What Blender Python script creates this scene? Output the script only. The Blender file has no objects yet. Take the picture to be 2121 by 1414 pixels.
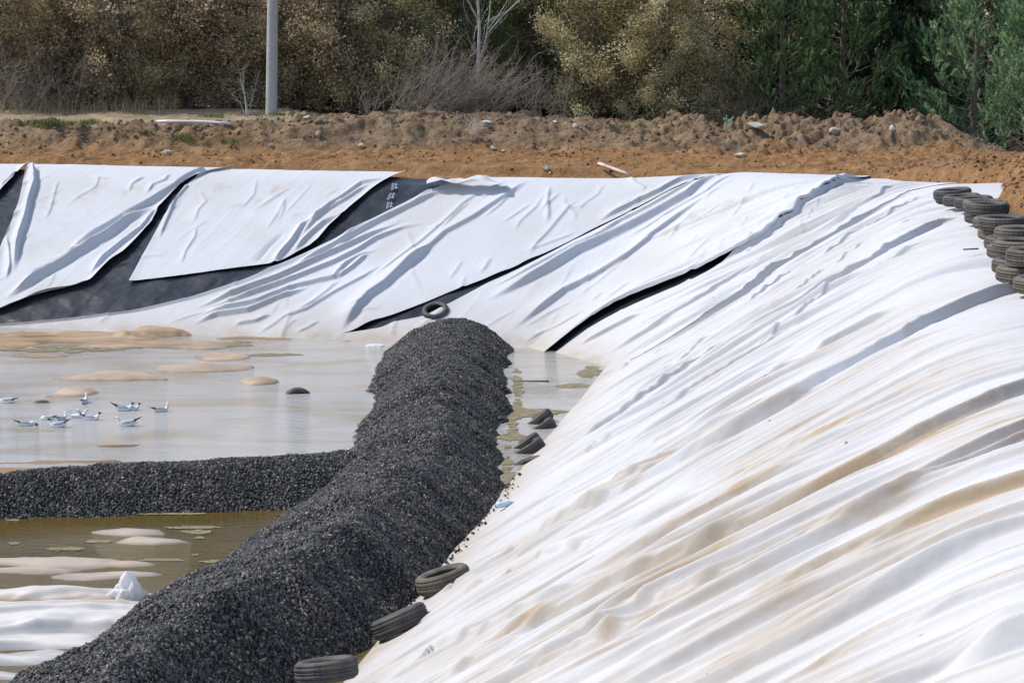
import bpy, bmesh, math, random
import numpy as np
from mathutils import Vector, Matrix, Euler
R = math.radians
scene = bpy.context.scene
C = scene.collection

# ---------------- camera, world, sun, exposure ----------------
CAM_H = 6.4
FPX = 4124.0                                  # focal length in photo pixels (2121 wide)
PITCH = math.atan((707 - 110) / FPX)
cam_d = bpy.data.cameras.new('camera'); cam = bpy.data.objects.new('camera', cam_d); C.objects.link(cam)
cam_d.sensor_width = 36; cam_d.lens = FPX * 36 / 2121; cam_d.clip_end = 3000; cam_d.clip_start = .5
cam.location = (0, 0, CAM_H); cam.rotation_euler = (R(90) - PITCH, 0, 0)
scene.camera = cam
SUN = Vector((-.62, .16, .765)).normalized()
w = bpy.data.worlds.new('World'); scene.world = w; w.use_nodes = True
nt = w.node_tree; nt.nodes.clear()
sky = nt.nodes.new('ShaderNodeTexSky'); sky.sky_type = 'NISHITA'; sky.sun_disc = False
sky.sun_elevation = math.asin(SUN.z); sky.sun_rotation = math.atan2(SUN.x, SUN.y)
sky.air_density = 1.0; sky.dust_density = 1.5; sky.ozone_density = 1.0
bg = nt.nodes.new('ShaderNodeBackground'); bg.inputs[1].default_value = .15
wo = nt.nodes.new('ShaderNodeOutputWorld')
nt.links.new(sky.outputs[0], bg.inputs[0]); nt.links.new(bg.outputs[0], wo.inputs[0])
sun_d = bpy.data.lights.new('sun', 'SUN'); sun = bpy.data.objects.new('sun', sun_d); C.objects.link(sun)
sun_d.energy = 2.7; sun_d.angle = R(.55); sun_d.color = (1, .955, .89)
sun.rotation_euler = (-SUN).to_track_quat('-Z', 'Y').to_euler(); sun.location = SUN * 60
scene.view_settings.view_transform = 'Standard'; scene.view_settings.look = 'None'
scene.view_settings.gamma = 1; scene.view_settings.exposure = .40
scene.render.engine = 'CYCLES'
scene.cycles.max_bounces = 7; scene.cycles.transparent_max_bounces = 10
scene.cycles.caustics_reflective = False; scene.cycles.caustics_refractive = False

rnd = random.Random(7); rng = np.random.default_rng(11)

# ---------------- helpers ----------------
def tag(o, label=None, cat=None, group=None, kind=None):
    if label: o['label'] = label
    if cat: o['category'] = cat
    if group: o['group'] = group
    if kind: o['kind'] = kind
    return o
def empty(name, loc=(0, 0, 0), rot=(0, 0, 0)):
    o = bpy.data.objects.new(name, None); C.objects.link(o); o.location = loc; o.rotation_euler = rot
    o.empty_display_size = .2; return o
def mesh_np(name, V, F, mat, parent=None, smooth=True, attrs=None, mats=None, midx=None):
    """V (n,3); F (m,3) or (m,4)"""
    me = bpy.data.meshes.new(name)
    V = np.asarray(V, np.float32); F = np.asarray(F, np.int32)
    me.vertices.add(len(V)); me.vertices.foreach_set('co', V.ravel())
    k = F.shape[1]
    me.loops.add(F.size); me.loops.foreach_set('vertex_index', F.ravel())
    me.polygons.add(len(F)); me.polygons.foreach_set('loop_start', np.arange(0, F.size, k, dtype=np.int32))
    me.polygons.foreach_set('loop_total', np.full(len(F), k, np.int32))
    if smooth: me.polygons.foreach_set('use_smooth', np.ones(len(F), bool))
    if mats:
        for m in mats: me.materials.append(m)
    else: me.materials.append(mat)
    if midx is not None: me.polygons.foreach_set('material_index', np.asarray(midx, np.int32))
    me.update(calc_edges=True)
    if attrs:
        for an, av in attrs.items():
            a = me.attributes.new(an, 'FLOAT', 'POINT'); a.data.foreach_set('value', np.asarray(av, np.float32).ravel())
    o = bpy.data.objects.new(name, me); C.objects.link(o)
    if parent: o.parent = parent
    return o
def grid_faces(nu, nv):
    i = np.arange(nu * nv).reshape(nu, nv)
    return np.stack([i[:-1, :-1], i[1:, :-1], i[1:, 1:], i[:-1, 1:]], -1).reshape(-1, 4)

def hash2(ix, iy, seed):
    n = (ix.astype(np.int64) * 374761393 + iy.astype(np.int64) * 668265263 + seed * 1274126177) & 0x7fffffff
    n = ((n ^ (n >> 13)) * 1274126177) & 0x7fffffff
    n = (n ^ (n >> 16)) & 0xffffff
    return n / float(0xffffff)
def noise(x, y, seed=0):
    x, y = np.broadcast_arrays(np.asarray(x, float), np.asarray(y, float))
    ix = np.floor(x); iy = np.floor(y); fx = x - ix; fy = y - iy
    fx = fx * fx * fx * (fx * (fx * 6 - 15) + 10); fy = fy * fy * fy * (fy * (fy * 6 - 15) + 10)
    a = hash2(ix, iy, seed); b = hash2(ix + 1, iy, seed); c = hash2(ix, iy + 1, seed); d = hash2(ix + 1, iy + 1, seed)
    return ((a * (1 - fx) + b * fx) * (1 - fy) + (c * (1 - fx) + d * fx) * fy) * 2 - 1
def fbm(x, y, o=4, seed=0, g=.5):
    s = 0; a = 1
    for k in range(o):
        s = s + a * noise(x * 2 ** k + 17.3 * k, y * 2 ** k - 9.1 * k, seed + k); a *= g
    return s
def sstep(a, b, x):
    t = np.clip((x - a) / (b - a), 0, 1); return t * t * (3 - 2 * t)
def smin(a, b, k):
    h = np.clip(.5 + .5 * (b - a) / k, 0, 1); return b * (1 - h) + a * h - k * h * (1 - h)

# ---------------- the basin: waterline polyline and slope surface ----------------
WL = np.array([(-60., 43.45 + .258 * 60.5), (.5, 43.45), (1.96, 40.6), (-1.68, 20.1), (-1.68 - .177 * 45, 20.1 - 45)])
def dist_out(X, Y):
    X = np.asarray(X, float); Y = np.asarray(Y, float)
    dm = np.full(X.shape, 1e9); ins = np.ones(X.shape, bool)
    for (ax, ay), (bx, by) in zip(WL[:-1], WL[1:]):
        ex, ey = bx - ax, by - ay; L2 = ex * ex + ey * ey
        t = np.clip(((X - ax) * ex + (Y - ay) * ey) / L2, 0, 1)
        dm = np.minimum(dm, np.hypot(X - ax - t * ex, Y - ay - t * ey))
        ins &= (ex * (Y - ay) - ey * (X - ax)) <= 0
    return np.where(ins, -dm, dm)
def base_h(X, Y, d=None):
    if d is None: d = dist_out(X, Y)
    k = sstep(39, 46, np.asarray(Y, float))
    tan = .6 + (.545 - .6) * k; zc = 3.8 + (3.43 - 3.8) * k
    return smin(tan * d, zc + .012 * (d - 6.3), .45)
def ray(px, py):
    x = (px - 1060.5) / FPX; v = -(py - 707) / FPX
    return Vector((x, math.cos(PITCH) + v * math.sin(PITCH), -math.sin(PITCH) + v * math.cos(PITCH)))
def atz(px, py, z=0.):
    d = ray(px, py); t = (z - CAM_H) / d.z
    return Vector((d.x * t, d.y * t, z))
def atY(px, py, Y):
    d = ray(px, py); t = Y / d.y
    return Vector((d.x * t, Y, CAM_H + d.z * t))
_ts = np.linspace(5, 90, 1400)
def onto(px, py, off=0.):
    d = ray(px, py)
    z = CAM_H + d.z * _ts; h = base_h(d.x * _ts, d.y * _ts) + off
    s = np.nonzero(z < h)[0]
    if len(s) == 0: return None
    i = s[0]; t0, t1 = _ts[i - 1], _ts[i]; f0 = z[i - 1] - h[i - 1]; f1 = z[i] - h[i]
    t = t0 + (t1 - t0) * f0 / (f0 - f1)
    return Vector((d.x * t, d.y * t, CAM_H + d.z * t))
def normal_at(x, y):
    e = .05
    g = base_h(np.array([x + e, x - e, x, x]), np.array([y, y, y + e, y - e]))
    return Vector((-(g[0] - g[1]) / (2 * e), -(g[2] - g[3]) / (2 * e), 1)).normalized()

# zoom frames used when tracing: (x0, y0, scale)
Z = {'F': (0, 0, 1), '1': (1000, 350, 3.535), 'r': (1000, 350, 3.535), '2': (1500, 350, 3.415), '3': (1100, 650, 3.535), '4': (1600, 600, 4.04),
     '5': (600, 1000, 3.03), '7': (0, 340, 3.93), '6': (400, 450, 4.242), '9': (600, 330, 3.03), '8': (1200, 700, 1.98), 'L': (0, 330, 3.03)}
def zp(k, pts):
    x0, y0, s = Z[k]; return [(x0 + a / s, y0 + b / s) for a, b in pts]
def smoothR(P, n=24, deg=None):
    """folds on the right slope run nearly straight down it: fit q(l)"""
    P = np.asarray(P); l = P[:, 0] * .985 - P[:, 1] * .174; q = P[:, 0] * .174 + P[:, 1] * .985
    if len(P) < 3: return P
    lm = l.mean(); c = np.polyfit(l - lm, q, deg or (3 if len(P) > 6 else 2 if len(P) > 4 else 1)); ls = np.linspace(l.max(), l.min(), n); qs = np.polyval(c, ls - lm)
    return np.stack([ls * .985 + qs * .174, -ls * .174 + qs * .985], -1)
def trace(pts):
    out = []
    for a, b in pts:
        p = onto(a, b)
        if p is not None: out.append((p.x, p.y))
    return np.array(out)

# ---------------- materials ----------------
def new_mat(name):
    m = bpy.data.materials.new(name); m.use_nodes = True; n = m.node_tree.nodes; n.clear()
    o = n.new('ShaderNodeOutputMaterial'); return m, n, m.node_tree.links, o
def N(n, t, **kw):
    x = n.new(t)
    for k, v in kw.items():
        if k[0] == 'i' and k[1:].isdigit(): x.inputs[int(k[1:])].default_value = v
        else: setattr(x, k, v)
    return x
def ramp(n, stops):
    r = n.new('ShaderNodeValToRGB'); e = r.color_ramp.elements
    e[0].position, e[0].color = stops[0][0], (*stops[0][1], 1)
    e[1].position, e[1].color = stops[-1][0], (*stops[-1][1], 1)
    for p, c in stops[1:-1]:
        x = e.new(p); x.color = (*c, 1)
    return r
def simple(name, col, rough=.6, var=.25, scale=8., bump=.0, spec=.5, metallic=0., col2=None, bscale=None, coords='Object', detail=5):
    m, n, l, o = new_mat(name)
    tc = N(n, 'ShaderNodeTexCoord'); nz = N(n, 'ShaderNodeTexNoise'); nz.inputs['Scale'].default_value = scale; nz.inputs['Detail'].default_value = detail
    l.new(tc.outputs[coords], nz.inputs['Vector'])
    c2 = col2 or tuple(min(1, c * (1 + var)) for c in col); c1 = col if col2 else tuple(c * (1 - var) for c in col)
    rp = ramp(n, [(.3, c1), (.7, c2)]); l.new(nz.outputs['Fac'], rp.inputs[0])
    b = N(n, 'ShaderNodeBsdfPrincipled'); b.inputs['Roughness'].default_value = rough; b.inputs['Metallic'].default_value = metallic
    b.inputs['Specular IOR Level'].default_value = spec
    l.new(rp.outputs[0], b.inputs['Base Color'])
    if bump:
        bz = N(n, 'ShaderNodeTexNoise'); bz.inputs['Scale'].default_value = bscale or scale * 3; bz.inputs['Detail'].default_value = 4
        l.new(tc.outputs[coords], bz.inputs['Vector'])
        bp = N(n, 'ShaderNodeBump'); bp.inputs['Strength'].default_value = 1; bp.inputs['Distance'].default_value = bump
        l.new(bz.outputs['Fac'], bp.inputs['Height']); l.new(bp.outputs[0], b.inputs['Normal'])
    l.new(b.outputs[0], o.inputs[0]); return m

def fabric_mat():
    m, n, l, o = new_mat('white_geotextile')
    tc = N(n, 'ShaderNodeTexCoord')
    at = N(n, 'ShaderNodeAttribute', attribute_name='stain')
    nz = N(n, 'ShaderNodeTexNoise'); nz.inputs['Scale'].default_value = 1.3; nz.inputs['Detail'].default_value = 7; nz.inputs['Roughness'].default_value = .65
    l.new(tc.outputs['Object'], nz.inputs['Vector'])
    mr = N(n, 'ShaderNodeMapRange'); mr.inputs[1].default_value = .35; mr.inputs[2].default_value = .72; mr.inputs[3].default_value = .35; mr.inputs[4].default_value = 1.3
    l.new(nz.outputs['Fac'], mr.inputs[0])
    mu = N(n, 'ShaderNodeMath', operation='MULTIPLY', use_clamp=True); l.new(at.outputs['Fac'], mu.inputs[0]); l.new(mr.outputs[0], mu.inputs[1])
    mx = N(n, 'ShaderNodeMix', data_type='RGBA'); mx.inputs[6].default_value = (.555, .566, .592, 1); mx.inputs[7].default_value = (.40, .315, .22, 1)
    l.new(mu.outputs[0], mx.inputs[0])
    # faint dusty blotches
    n2 = N(n, 'ShaderNodeTexNoise'); n2.inputs['Scale'].default_value = .55; n2.inputs['Detail'].default_value = 6
    l.new(tc.outputs['Object'], n2.inputs['Vector'])
    r2 = ramp(n, [(.42, (1, 1, 1)), (.75, (.90, .875, .83))]); l.new(n2.outputs['Fac'], r2.inputs[0])
    m2 = N(n, 'ShaderNodeMix', data_type='RGBA', blend_type='MULTIPLY'); m2.inputs[0].default_value = 1
    l.new(mx.outputs[2], m2.inputs[6]); l.new(r2.outputs[0], m2.inputs[7])
    # small dirt specks
    vo = N(n, 'ShaderNodeTexVoronoi'); vo.inputs['Scale'].default_value = 2.2; l.new(tc.outputs['Object'], vo.inputs['Vector'])
    lt = N(n, 'ShaderNodeMath', operation='LESS_THAN'); lt.inputs[1].default_value = .035; l.new(vo.outputs['Distance'], lt.inputs[0])
    m3 = N(n, 'ShaderNodeMix', data_type='RGBA'); m3.inputs[7].default_value = (.3, .22, .14, 1); l.new(lt.outputs[0], m3.inputs[0]); l.new(m2.outputs[2], m3.inputs[6])
    b = N(n, 'ShaderNodeBsdfPrincipled'); b.inputs['Roughness'].default_value = .8; b.inputs['Specular IOR Level'].default_value = .25
    l.new(m3.outputs[2], b.inputs['Base Color'])
    n3 = N(n, 'ShaderNodeTexNoise'); n3.inputs['Scale'].default_value = 9; n3.inputs['Detail'].default_value = 6; l.new(tc.outputs['Object'], n3.inputs['Vector'])
    bp = N(n, 'ShaderNodeBump'); bp.inputs['Distance'].default_value = .012; bp.inputs['Strength'].default_value = .6; l.new(n3.outputs['Fac'], bp.inputs['Height']); l.new(bp.outputs[0], b.inputs['Normal'])
    l.new(b.outputs[0], o.inputs[0]); return m
M_FAB = fabric_mat()
def liner_mat():
    m, n, l, o = new_mat('black_geomembrane')
    tc = N(n, 'ShaderNodeTexCoord')
    n2 = N(n, 'ShaderNodeTexNoise'); n2.inputs['Scale'].default_value = 1.5; n2.inputs['Detail'].default_value = 5; l.new(tc.outputs['Object'], n2.inputs['Vector'])
    r2 = ramp(n, [(.35, (.012, .015, .02)), (.7, (.035, .04, .046))]); l.new(n2.outputs['Fac'], r2.inputs[0])
    b = N(n, 'ShaderNodeBsdfPrincipled'); b.inputs['Roughness'].default_value = .24; b.inputs['Specular IOR Level'].default_value = .34
    l.new(r2.outputs[0], b.inputs['Base Color'])
    n3 = N(n, 'ShaderNodeTexNoise'); n3.inputs['Scale'].default_value = 1.6; n3.inputs['Detail'].default_value = 2; l.new(tc.outputs['Object'], n3.inputs['Vector'])
    bp = N(n, 'ShaderNodeBump'); bp.inputs['Distance'].default_value = .09; bp.inputs['Strength'].default_value = .8; l.new(n3.outputs['Fac'], bp.inputs['Height']); l.new(bp.outputs[0], b.inputs['Normal'])
    l.new(b.outputs[0], o.inputs[0]); return m
M_LINER = liner_mat()

def dirt_mat():
    m, n, l, o = new_mat('dirt')
    tc = N(n, 'ShaderNodeTexCoord'); at = N(n, 'ShaderNodeAttribute', attribute_name='tone')
    a = N(n, 'ShaderNodeTexNoise'); a.inputs['Scale'].default_value = 1.6; a.inputs['Detail'].default_value = 10; a.inputs['Roughness'].default_value = .8
    l.new(tc.outputs['Object'], a.inputs['Vector'])
    ro = ramp(n, [(.3, (.15, .075, .035)), (.48, (.33, .18, .08)), (.72, (.50, .31, .16))]); l.new(a.outputs['Fac'], ro.inputs[0])
    rb = ramp(n, [(.3, (.11, .078, .052)), (.48, (.25, .175, .11)), (.72, (.46, .35, .23))]); l.new(a.outputs['Fac'], rb.inputs[0])
    mx = N(n, 'ShaderNodeMix', data_type='RGBA'); l.new(at.outputs['Fac'], mx.inputs[0]); l.new(ro.outputs[0], mx.inputs[6]); l.new(rb.outputs[0], mx.inputs[7])
    b = N(n, 'ShaderNodeBsdfPrincipled'); b.inputs['Roughness'].default_value = .95; b.inputs['Specular IOR Level'].default_value = .1
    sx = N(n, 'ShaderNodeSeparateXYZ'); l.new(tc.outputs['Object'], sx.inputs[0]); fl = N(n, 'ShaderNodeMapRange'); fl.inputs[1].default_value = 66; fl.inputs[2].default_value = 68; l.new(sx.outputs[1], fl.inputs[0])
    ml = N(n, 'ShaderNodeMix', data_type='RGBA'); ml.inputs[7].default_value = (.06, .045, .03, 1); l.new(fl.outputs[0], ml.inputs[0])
    ad = N(n, 'ShaderNodeAttribute', attribute_name='dry'); md = N(n, 'ShaderNodeMix', data_type='RGBA'); md.inputs[7].default_value = (.50, .39, .26, 1); l.new(ad.outputs['Fac'], md.inputs[0]); l.new(mx.outputs[2], md.inputs[6]); l.new(md.outputs[2], ml.inputs[6])
    l.new(ml.outputs[2], b.inputs['Base Color'])
    h1 = N(n, 'ShaderNodeTexNoise'); h1.inputs['Scale'].default_value = 7; h1.inputs['Detail'].default_value = 8; h1.inputs['Roughness'].default_value = .7; l.new(tc.outputs['Object'], h1.inputs['Vector'])
    bp = N(n, 'ShaderNodeBump'); bp.inputs['Distance'].default_value = .16; bp.inputs['Strength'].default_value = 1.; l.new(h1.outputs['Fac'], bp.inputs['Height']); l.new(bp.outputs[0], b.inputs['Normal'])
    l.new(b.outputs[0], o.inputs[0]); return m
M_DIRT = dirt_mat()
def water_mat():
    m, n, l, o = new_mat('water')
    tc = N(n, 'ShaderNodeTexCoord')
    mp = N(n, 'ShaderNodeMapping'); mp.inputs['Scale'].default_value = (.9, 2.6, 1); l.new(tc.outputs['Object'], mp.inputs[0])
    r1 = N(n, 'ShaderNodeTexNoise'); r1.inputs['Scale'].default_value = 4.; r1.inputs['Detail'].default_value = 5; r1.inputs['Roughness'].default_value = .62; l.new(mp.outputs[0], r1.inputs['Vector'])
    big = N(n, 'ShaderNodeTexNoise'); big.inputs['Scale'].default_value = .16; big.inputs['Detail'].default_value = 2; l.new(tc.outputs['Object'], big.inputs['Vector'])
    mr = N(n, 'ShaderNodeMapRange'); mr.inputs[1].default_value = .38; mr.inputs[2].default_value = .6; mr.inputs[3].default_value = .003; mr.inputs[4].default_value = .05; l.new(big.outputs['Fac'], mr.inputs[0])
    mu = N(n, 'ShaderNodeMath', operation='MULTIPLY'); l.new(r1.outputs['Fac'], mu.inputs[0]); l.new(mr.outputs[0], mu.inputs[1])
    bp = N(n, 'ShaderNodeBump'); bp.inputs['Distance'].default_value = 1.; bp.inputs['Strength'].default_value = 1; l.new(mu.outputs[0], bp.inputs['Height'])
    gl = N(n, 'ShaderNodeBsdfGlossy'); gl.inputs['Roughness'].default_value = .03; l.new(bp.outputs[0], gl.inputs['Normal'])
    fr = N(n, 'ShaderNodeFresnel'); fr.inputs[0].default_value = 1.5; l.new(bp.outputs[0], fr.inputs['Normal'])
    sp = N(n, 'ShaderNodeSeparateXYZ'); l.new(tc.outputs['Object'], sp.inputs[0])
    # silt: olive brown in the near pool, pale grey in the big one
    m1 = N(n, 'ShaderNodeMapRange'); m1.inputs[1].default_value = 28.; m1.inputs[2].default_value = 30.; l.new(sp.outputs[1], m1.inputs[0])
    mc = N(n, 'ShaderNodeMix', data_type='RGBA'); mc.inputs[6].default_value = (.19, .135, .028, 1); mc.inputs[7].default_value = (.74, .73, .70, 1); l.new(m1.outputs[0], mc.inputs[0])
    sw = N(n, 'ShaderNodeTexNoise'); sw.inputs['Scale'].default_value = .35; sw.inputs['Detail'].default_value = 5; sw.inputs['Distortion'].default_value = 1.2; l.new(mp.outputs[0], sw.inputs['Vector'])
    sr = ramp(n, [(.42, (1, 1, 1)), (.7, (.80, .71, .54))]); l.new(sw.outputs['Fac'], sr.inputs[0])
    sm = N(n, 'ShaderNodeMix', data_type='RGBA', blend_type='MULTIPLY'); sm.inputs[0].default_value = 1; l.new(mc.outputs[2], sm.inputs[6]); l.new(sr.outputs[0], sm.inputs[7])
    df = N(n, 'ShaderNodeBsdfDiffuse'); l.new(sm.outputs[2], df.inputs[0])
    tr = N(n, 'ShaderNodeBsdfTransparent'); tr.inputs[0].default_value = (.86, .80, .66, 1)
    ms = N(n, 'ShaderNodeMixShader'); l.new(tr.outputs[0], ms.inputs[1]); l.new(df.outputs[0], ms.inputs[2]); ms.inputs[0].default_value = .6
    mf = N(n, 'ShaderNodeMixShader'); l.new(fr.outputs[0], mf.inputs[0]); l.new(ms.outputs[0], mf.inputs[1]); l.new(gl.outputs[0], mf.inputs[2])
    l.new(mf.outputs[0], o.inputs[0]); return m
M_WATER = water_mat()
def bed_mat():
    m, n, l, o = new_mat('silted_bed')
    tc = N(n, 'ShaderNodeTexCoord'); at = N(n, 'ShaderNodeAttribute', attribute_name='clean')
    mp = N(n, 'ShaderNodeMapping'); mp.inputs['Scale'].default_value = (.5, 1.6, 1); l.new(tc.outputs['Object'], mp.inputs[0])
    a = N(n, 'ShaderNodeTexNoise'); a.inputs['Scale'].default_value = 1.2; a.inputs['Detail'].default_value = 8; a.inputs['Roughness'].default_value = .65; l.new(mp.outputs[0], a.inputs['Vector'])
    r = ramp(n, [(.3, (.13, .07, .022)), (.5, (.33, .20, .08)), (.7, (.50, .34, .18))]); l.new(a.outputs['Fac'], r.inputs[0])
    mx = N(n, 'ShaderNodeMix', data_type='RGBA'); l.new(at.outputs['Fac'], mx.inputs[0]); l.new(r.outputs[0], mx.inputs[6]); mx.inputs[7].default_value = (.62, .59, .56, 1)
    wz = N(n, 'ShaderNodeSeparateXYZ'); l.new(tc.outputs['Object'], wz.inputs[0]); wr = N(n, 'ShaderNodeMapRange'); wr.inputs[1].default_value = .0; wr.inputs[2].default_value = .035; wr.inputs[3].default_value = .55; wr.inputs[4].default_value = 1.; l.new(wz.outputs[2], wr.inputs[0])
    wm = N(n, 'ShaderNodeVectorMath', operation='SCALE'); l.new(mx.outputs[2], wm.inputs[0]); l.new(wr.outputs[0], wm.inputs[3])
    b = N(n, 'ShaderNodeBsdfPrincipled'); b.inputs['Roughness'].default_value = .55; l.new(wm.outputs[0], b.inputs['Base Color'])
    l.new(b.outputs[0], o.inputs[0]); return m
M_BED = bed_mat()
def leaf_mat(name, stops, trans=.35, scale=.9, rough=.6):
    m, n, l, o = new_mat(name)
    at = N(n, 'ShaderNodeAttribute', attribute_name='rand')
    r = ramp(n, stops); l.new(at.outputs['Fac'], r.inputs[0])
    d = N(n, 'ShaderNodeBsdfPrincipled'); d.inputs['Roughness'].default_value = rough; d.inputs['Specular IOR Level'].default_value = .3; l.new(r.outputs[0], d.inputs['Base Color'])
    t = N(n, 'ShaderNodeBsdfTranslucent'); l.new(r.outputs[0], t.inputs[0])
    ms = N(n, 'ShaderNodeMixShader'); ms.inputs[0].default_value = trans; l.new(d.outputs[0], ms.inputs[1]); l.new(t.outputs[0], ms.inputs[2]); l.new(ms.outputs[0], o.inputs[0]); return m
M_LBROWN = leaf_mat('brown_leaves', [(0, (.18, .13, .08)), (.35, (.40, .32, .20)), (.7, (.66, .54, .35)), (1, (.34, .35, .18))], .5)
M_LOLIVE = leaf_mat('olive_leaves', [(0, (.2, .18, .08)), (.4, (.55, .48, .26)), (.75, (.85, .75, .5)), (1, (.42, .46, .18))], .5)
M_LGREEN = leaf_mat('green_leaves', [(0, (.05, .085, .025)), (.6, (.12, .18, .05)), (1, (.24, .25, .10))], .4)
M_NEEDLE = leaf_mat('pine_needles', [(0, (.015, .045, .018)), (.5, (.10, .20, .07)), (1, (.42, .52, .2))], .3)
M_NEEDLEB = leaf_mat('bluish_pine_needles', [(0, (.04, .10, .05)), (.5, (.22, .38, .19)), (1, (.60, .72, .4))], .3)
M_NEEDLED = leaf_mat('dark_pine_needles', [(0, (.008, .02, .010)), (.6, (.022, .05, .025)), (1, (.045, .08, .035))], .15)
M_BARK = simple('bark', (.16, .125, .095), .9, .35, 12, .01)
M_TWIG = simple('grey_twigs', (.27, .225, .185), .9, .25, 5)
M_BIRCH = simple('birch_bark', (.30, .28, .26), .8, .2, 6, col2=(.52, .50, .47))
M_GRASS = leaf_mat('grass_blades', [(0, (.08, .13, .03)), (.6, (.16, .22, .05)), (1, (.38, .33, .16))], .3)
M_DRY = leaf_mat('dry_stalks', [(0, (.3, .22, .12)), (1, (.5, .4, .25))], .2)
M_CONC = simple('pole_concrete', (.40, .40, .39), .85, .08, 7, .003)
M_RUB = simple('tyre_rubber', (.035, .037, .042), .75, .2, 6, .002, col2=(.11, .10, .085))
M_RUBD = simple('dusty_tyre_rubber', (.06, .055, .048), .9, .3, 5, .002, col2=(.17, .145, .11))
M_ROCK = simple('rock', (.33, .29, .24), .9, .3, 4, .02)
M_PALE = simple('pale_stone', (.48, .42, .34), .85, .15, 4, .01)
M_BAG = leaf_mat('white_plastic', [(0, (.92, .92, .93)), (1, (.92, .92, .93))], .45)
M_BLUEB = simple('pale_blue_plastic', (.50, .66, .74), .4, .1, 3)
M_GREENP = simple('green_plastic', (.03, .42, .25), .5, .1, 3)
M_WOOD = simple('pale_wood', (.55, .45, .36), .8, .15, 6)
M_PIPE = simple('white_pipe', (.66, .64, .62), .5, .1, 3)
M_INK = simple('white_ink', (.30, .35, .41), .5, .05, 3)
M_GW = simple('white_feathers', (.82, .83, .85), .7, .04, 20)
M_GG = simple('grey_feathers', (.50, .52, .56), .7, .1, 20)
M_GK = simple('dark_feathers', (.025, .02, .02), .6, .2, 20)
M_GB = simple('dark_red_bill', (.16, .03, .02), .5, .1, 20)

# ---------------- ground ----------------
SILX = np.array([-80, 0, 200, 430, 560, 700, 860, 980, 1100, 1200, 1300, 1440, 1500, 1580, 1700, 1760, 1800, 1850, 1900, 1950, 2010, 2060, 2121, 2400.])
SILY = np.array([226, 226, 232, 242, 247, 249, 238, 248, 250, 256, 264, 256, 272, 258, 264, 250, 262, 244, 248, 264, 296, 312, 322, 330.])
def ground_h(X, Y):
    d = dist_out(X, Y); h = base_h(X, Y, d)
    under = h - .10
    inb = sstep(-1.5, .3, d)
    under = under * inb + (-.55) * (1 - inb); under = np.maximum(under, -.6)
    k = sstep(39, 46, Y)
    zc = 3.8 + (3.43 - 3.8) * k
    n1 = fbm(X / 1.6, Y / 1.6, 3, 3); n2 = fbm(X / .42, Y / .42, 4, 9, .6)
    rdg = 1 - np.abs(noise(X / .7, Y / .7, 21))
    lump = .055 * n1 + .05 * n2
    # right-hand and near top of the bank: sheet strip then mound
    start = 7.2 + .95 * sstep(33, 43, Y) + .22 * noise(X * .8, Y * .8, 5) + .1 * noise(X * 4, Y * 4, 6)
    start = start + (6.62 + .12 * noise(X * .9, 0 * Y, 5) + .03 * noise(X * 6, Y * 6, 8) - start) * sstep(45.5, 48.5, Y - .12 * X)
    rise = sstep(0, .35, d - start)
    mound = (.34 * sstep(0, .55, d - start) + .34 * sstep(.3, 2., d - start)) * (1 - .85 * sstep(44, 49, Y)) + .05
    top = zc + .03 + mound + lump * (.5 + sstep(0, 1.5, d - start))
    # bank behind the shelf
    toe = 58.2 + .35 * noise(X / 2.2, 1.3, 31) + .3 * n1
    px = 1060.5 + X / 61.5 * FPX
    ztop = CAM_H - (np.interp(px, SILX, SILY) - 110) / (FPX / 61.3)
    lf = sstep(-5.2, -8, X); ztop = ztop * (1 - lf) + lf * (4.16 + .40 * np.clip((Y - 60) / 6, 0, 1))
    bk = sstep(0, 1., (Y - toe) / (2.6 - .9 * sstep(-4, -9, X)))
    rough = 1 + .9 * sstep(2, 8, X) * (1 - sstep(12.5, 14, X))
    bank = (ztop - 3.52) * bk
    lum2 = (.10 * n1 + .12 * n2 + .16 * (rdg - .6)) * rough
    top2 = 3.50 + bank + lum2 * (.5 + .5 * bk)
    left_flat = sstep(-6.5, -8, X) * sstep(60.5, 61.5, Y)
    top2 = top2 - lum2 * .75 * left_flat
    # falls away behind the heap on the right
    drop = sstep(62.5, 66, Y) * sstep(4, 8, X) * .5
    top2 = top2 - drop
    # shallow wheel track along the shelf
    top2 = top2 - .05 * np.exp(-((Y - 56.3 - .1 * noise(X / 3, 0, 44)) / .2) ** 2) * sstep(1, -2, X)
    far = sstep(51, 57, Y)
    top = top * (1 - far) + top2 * far
    top = top + sstep(40, 120, np.abs(X)) * 0 
    return np.where(d > start, under + (top - under) * rise, under), d, start, bk
def axis(breaks):
    out = [np.arange(a, b, s) for a, b, s in breaks]; return np.concatenate(out + [[breaks[-1][1]]])
gx = axis([(-500, -60, 40), (-60, -24, 3), (-24, -15.5, .5), (-15.5, 17, .055), (17, 30, 1), (30, 60, 5), (60, 500, 40)])
gy = axis([(-60, 0, 10), (0, 26, 1.), (26, 49, .12), (49, 64.5, .06), (64.5, 72, .3), (72, 100, 2), (100, 900, 50)])
GX, GY = np.meshgrid(gx, gy, indexing='ij')
GZ, GD, GS, GB = ground_h(GX, GY)
tone = np.clip(sstep(.02, .35, GB) + .15 * fbm(GX / 1.5, GY / 1.5, 4, 77) , 0, 1)
rm = sstep(49, 46, GY) * sstep(.4, 2.2, GD - GS + .8 * noise(GX / 1.2, GY / 1.2, 3)); tone = np.maximum(tone, rm * .6)
tone = tone * (1 - .45 * sstep(-5, -9, GX) * sstep(60.5, 58.5, GY))
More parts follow.
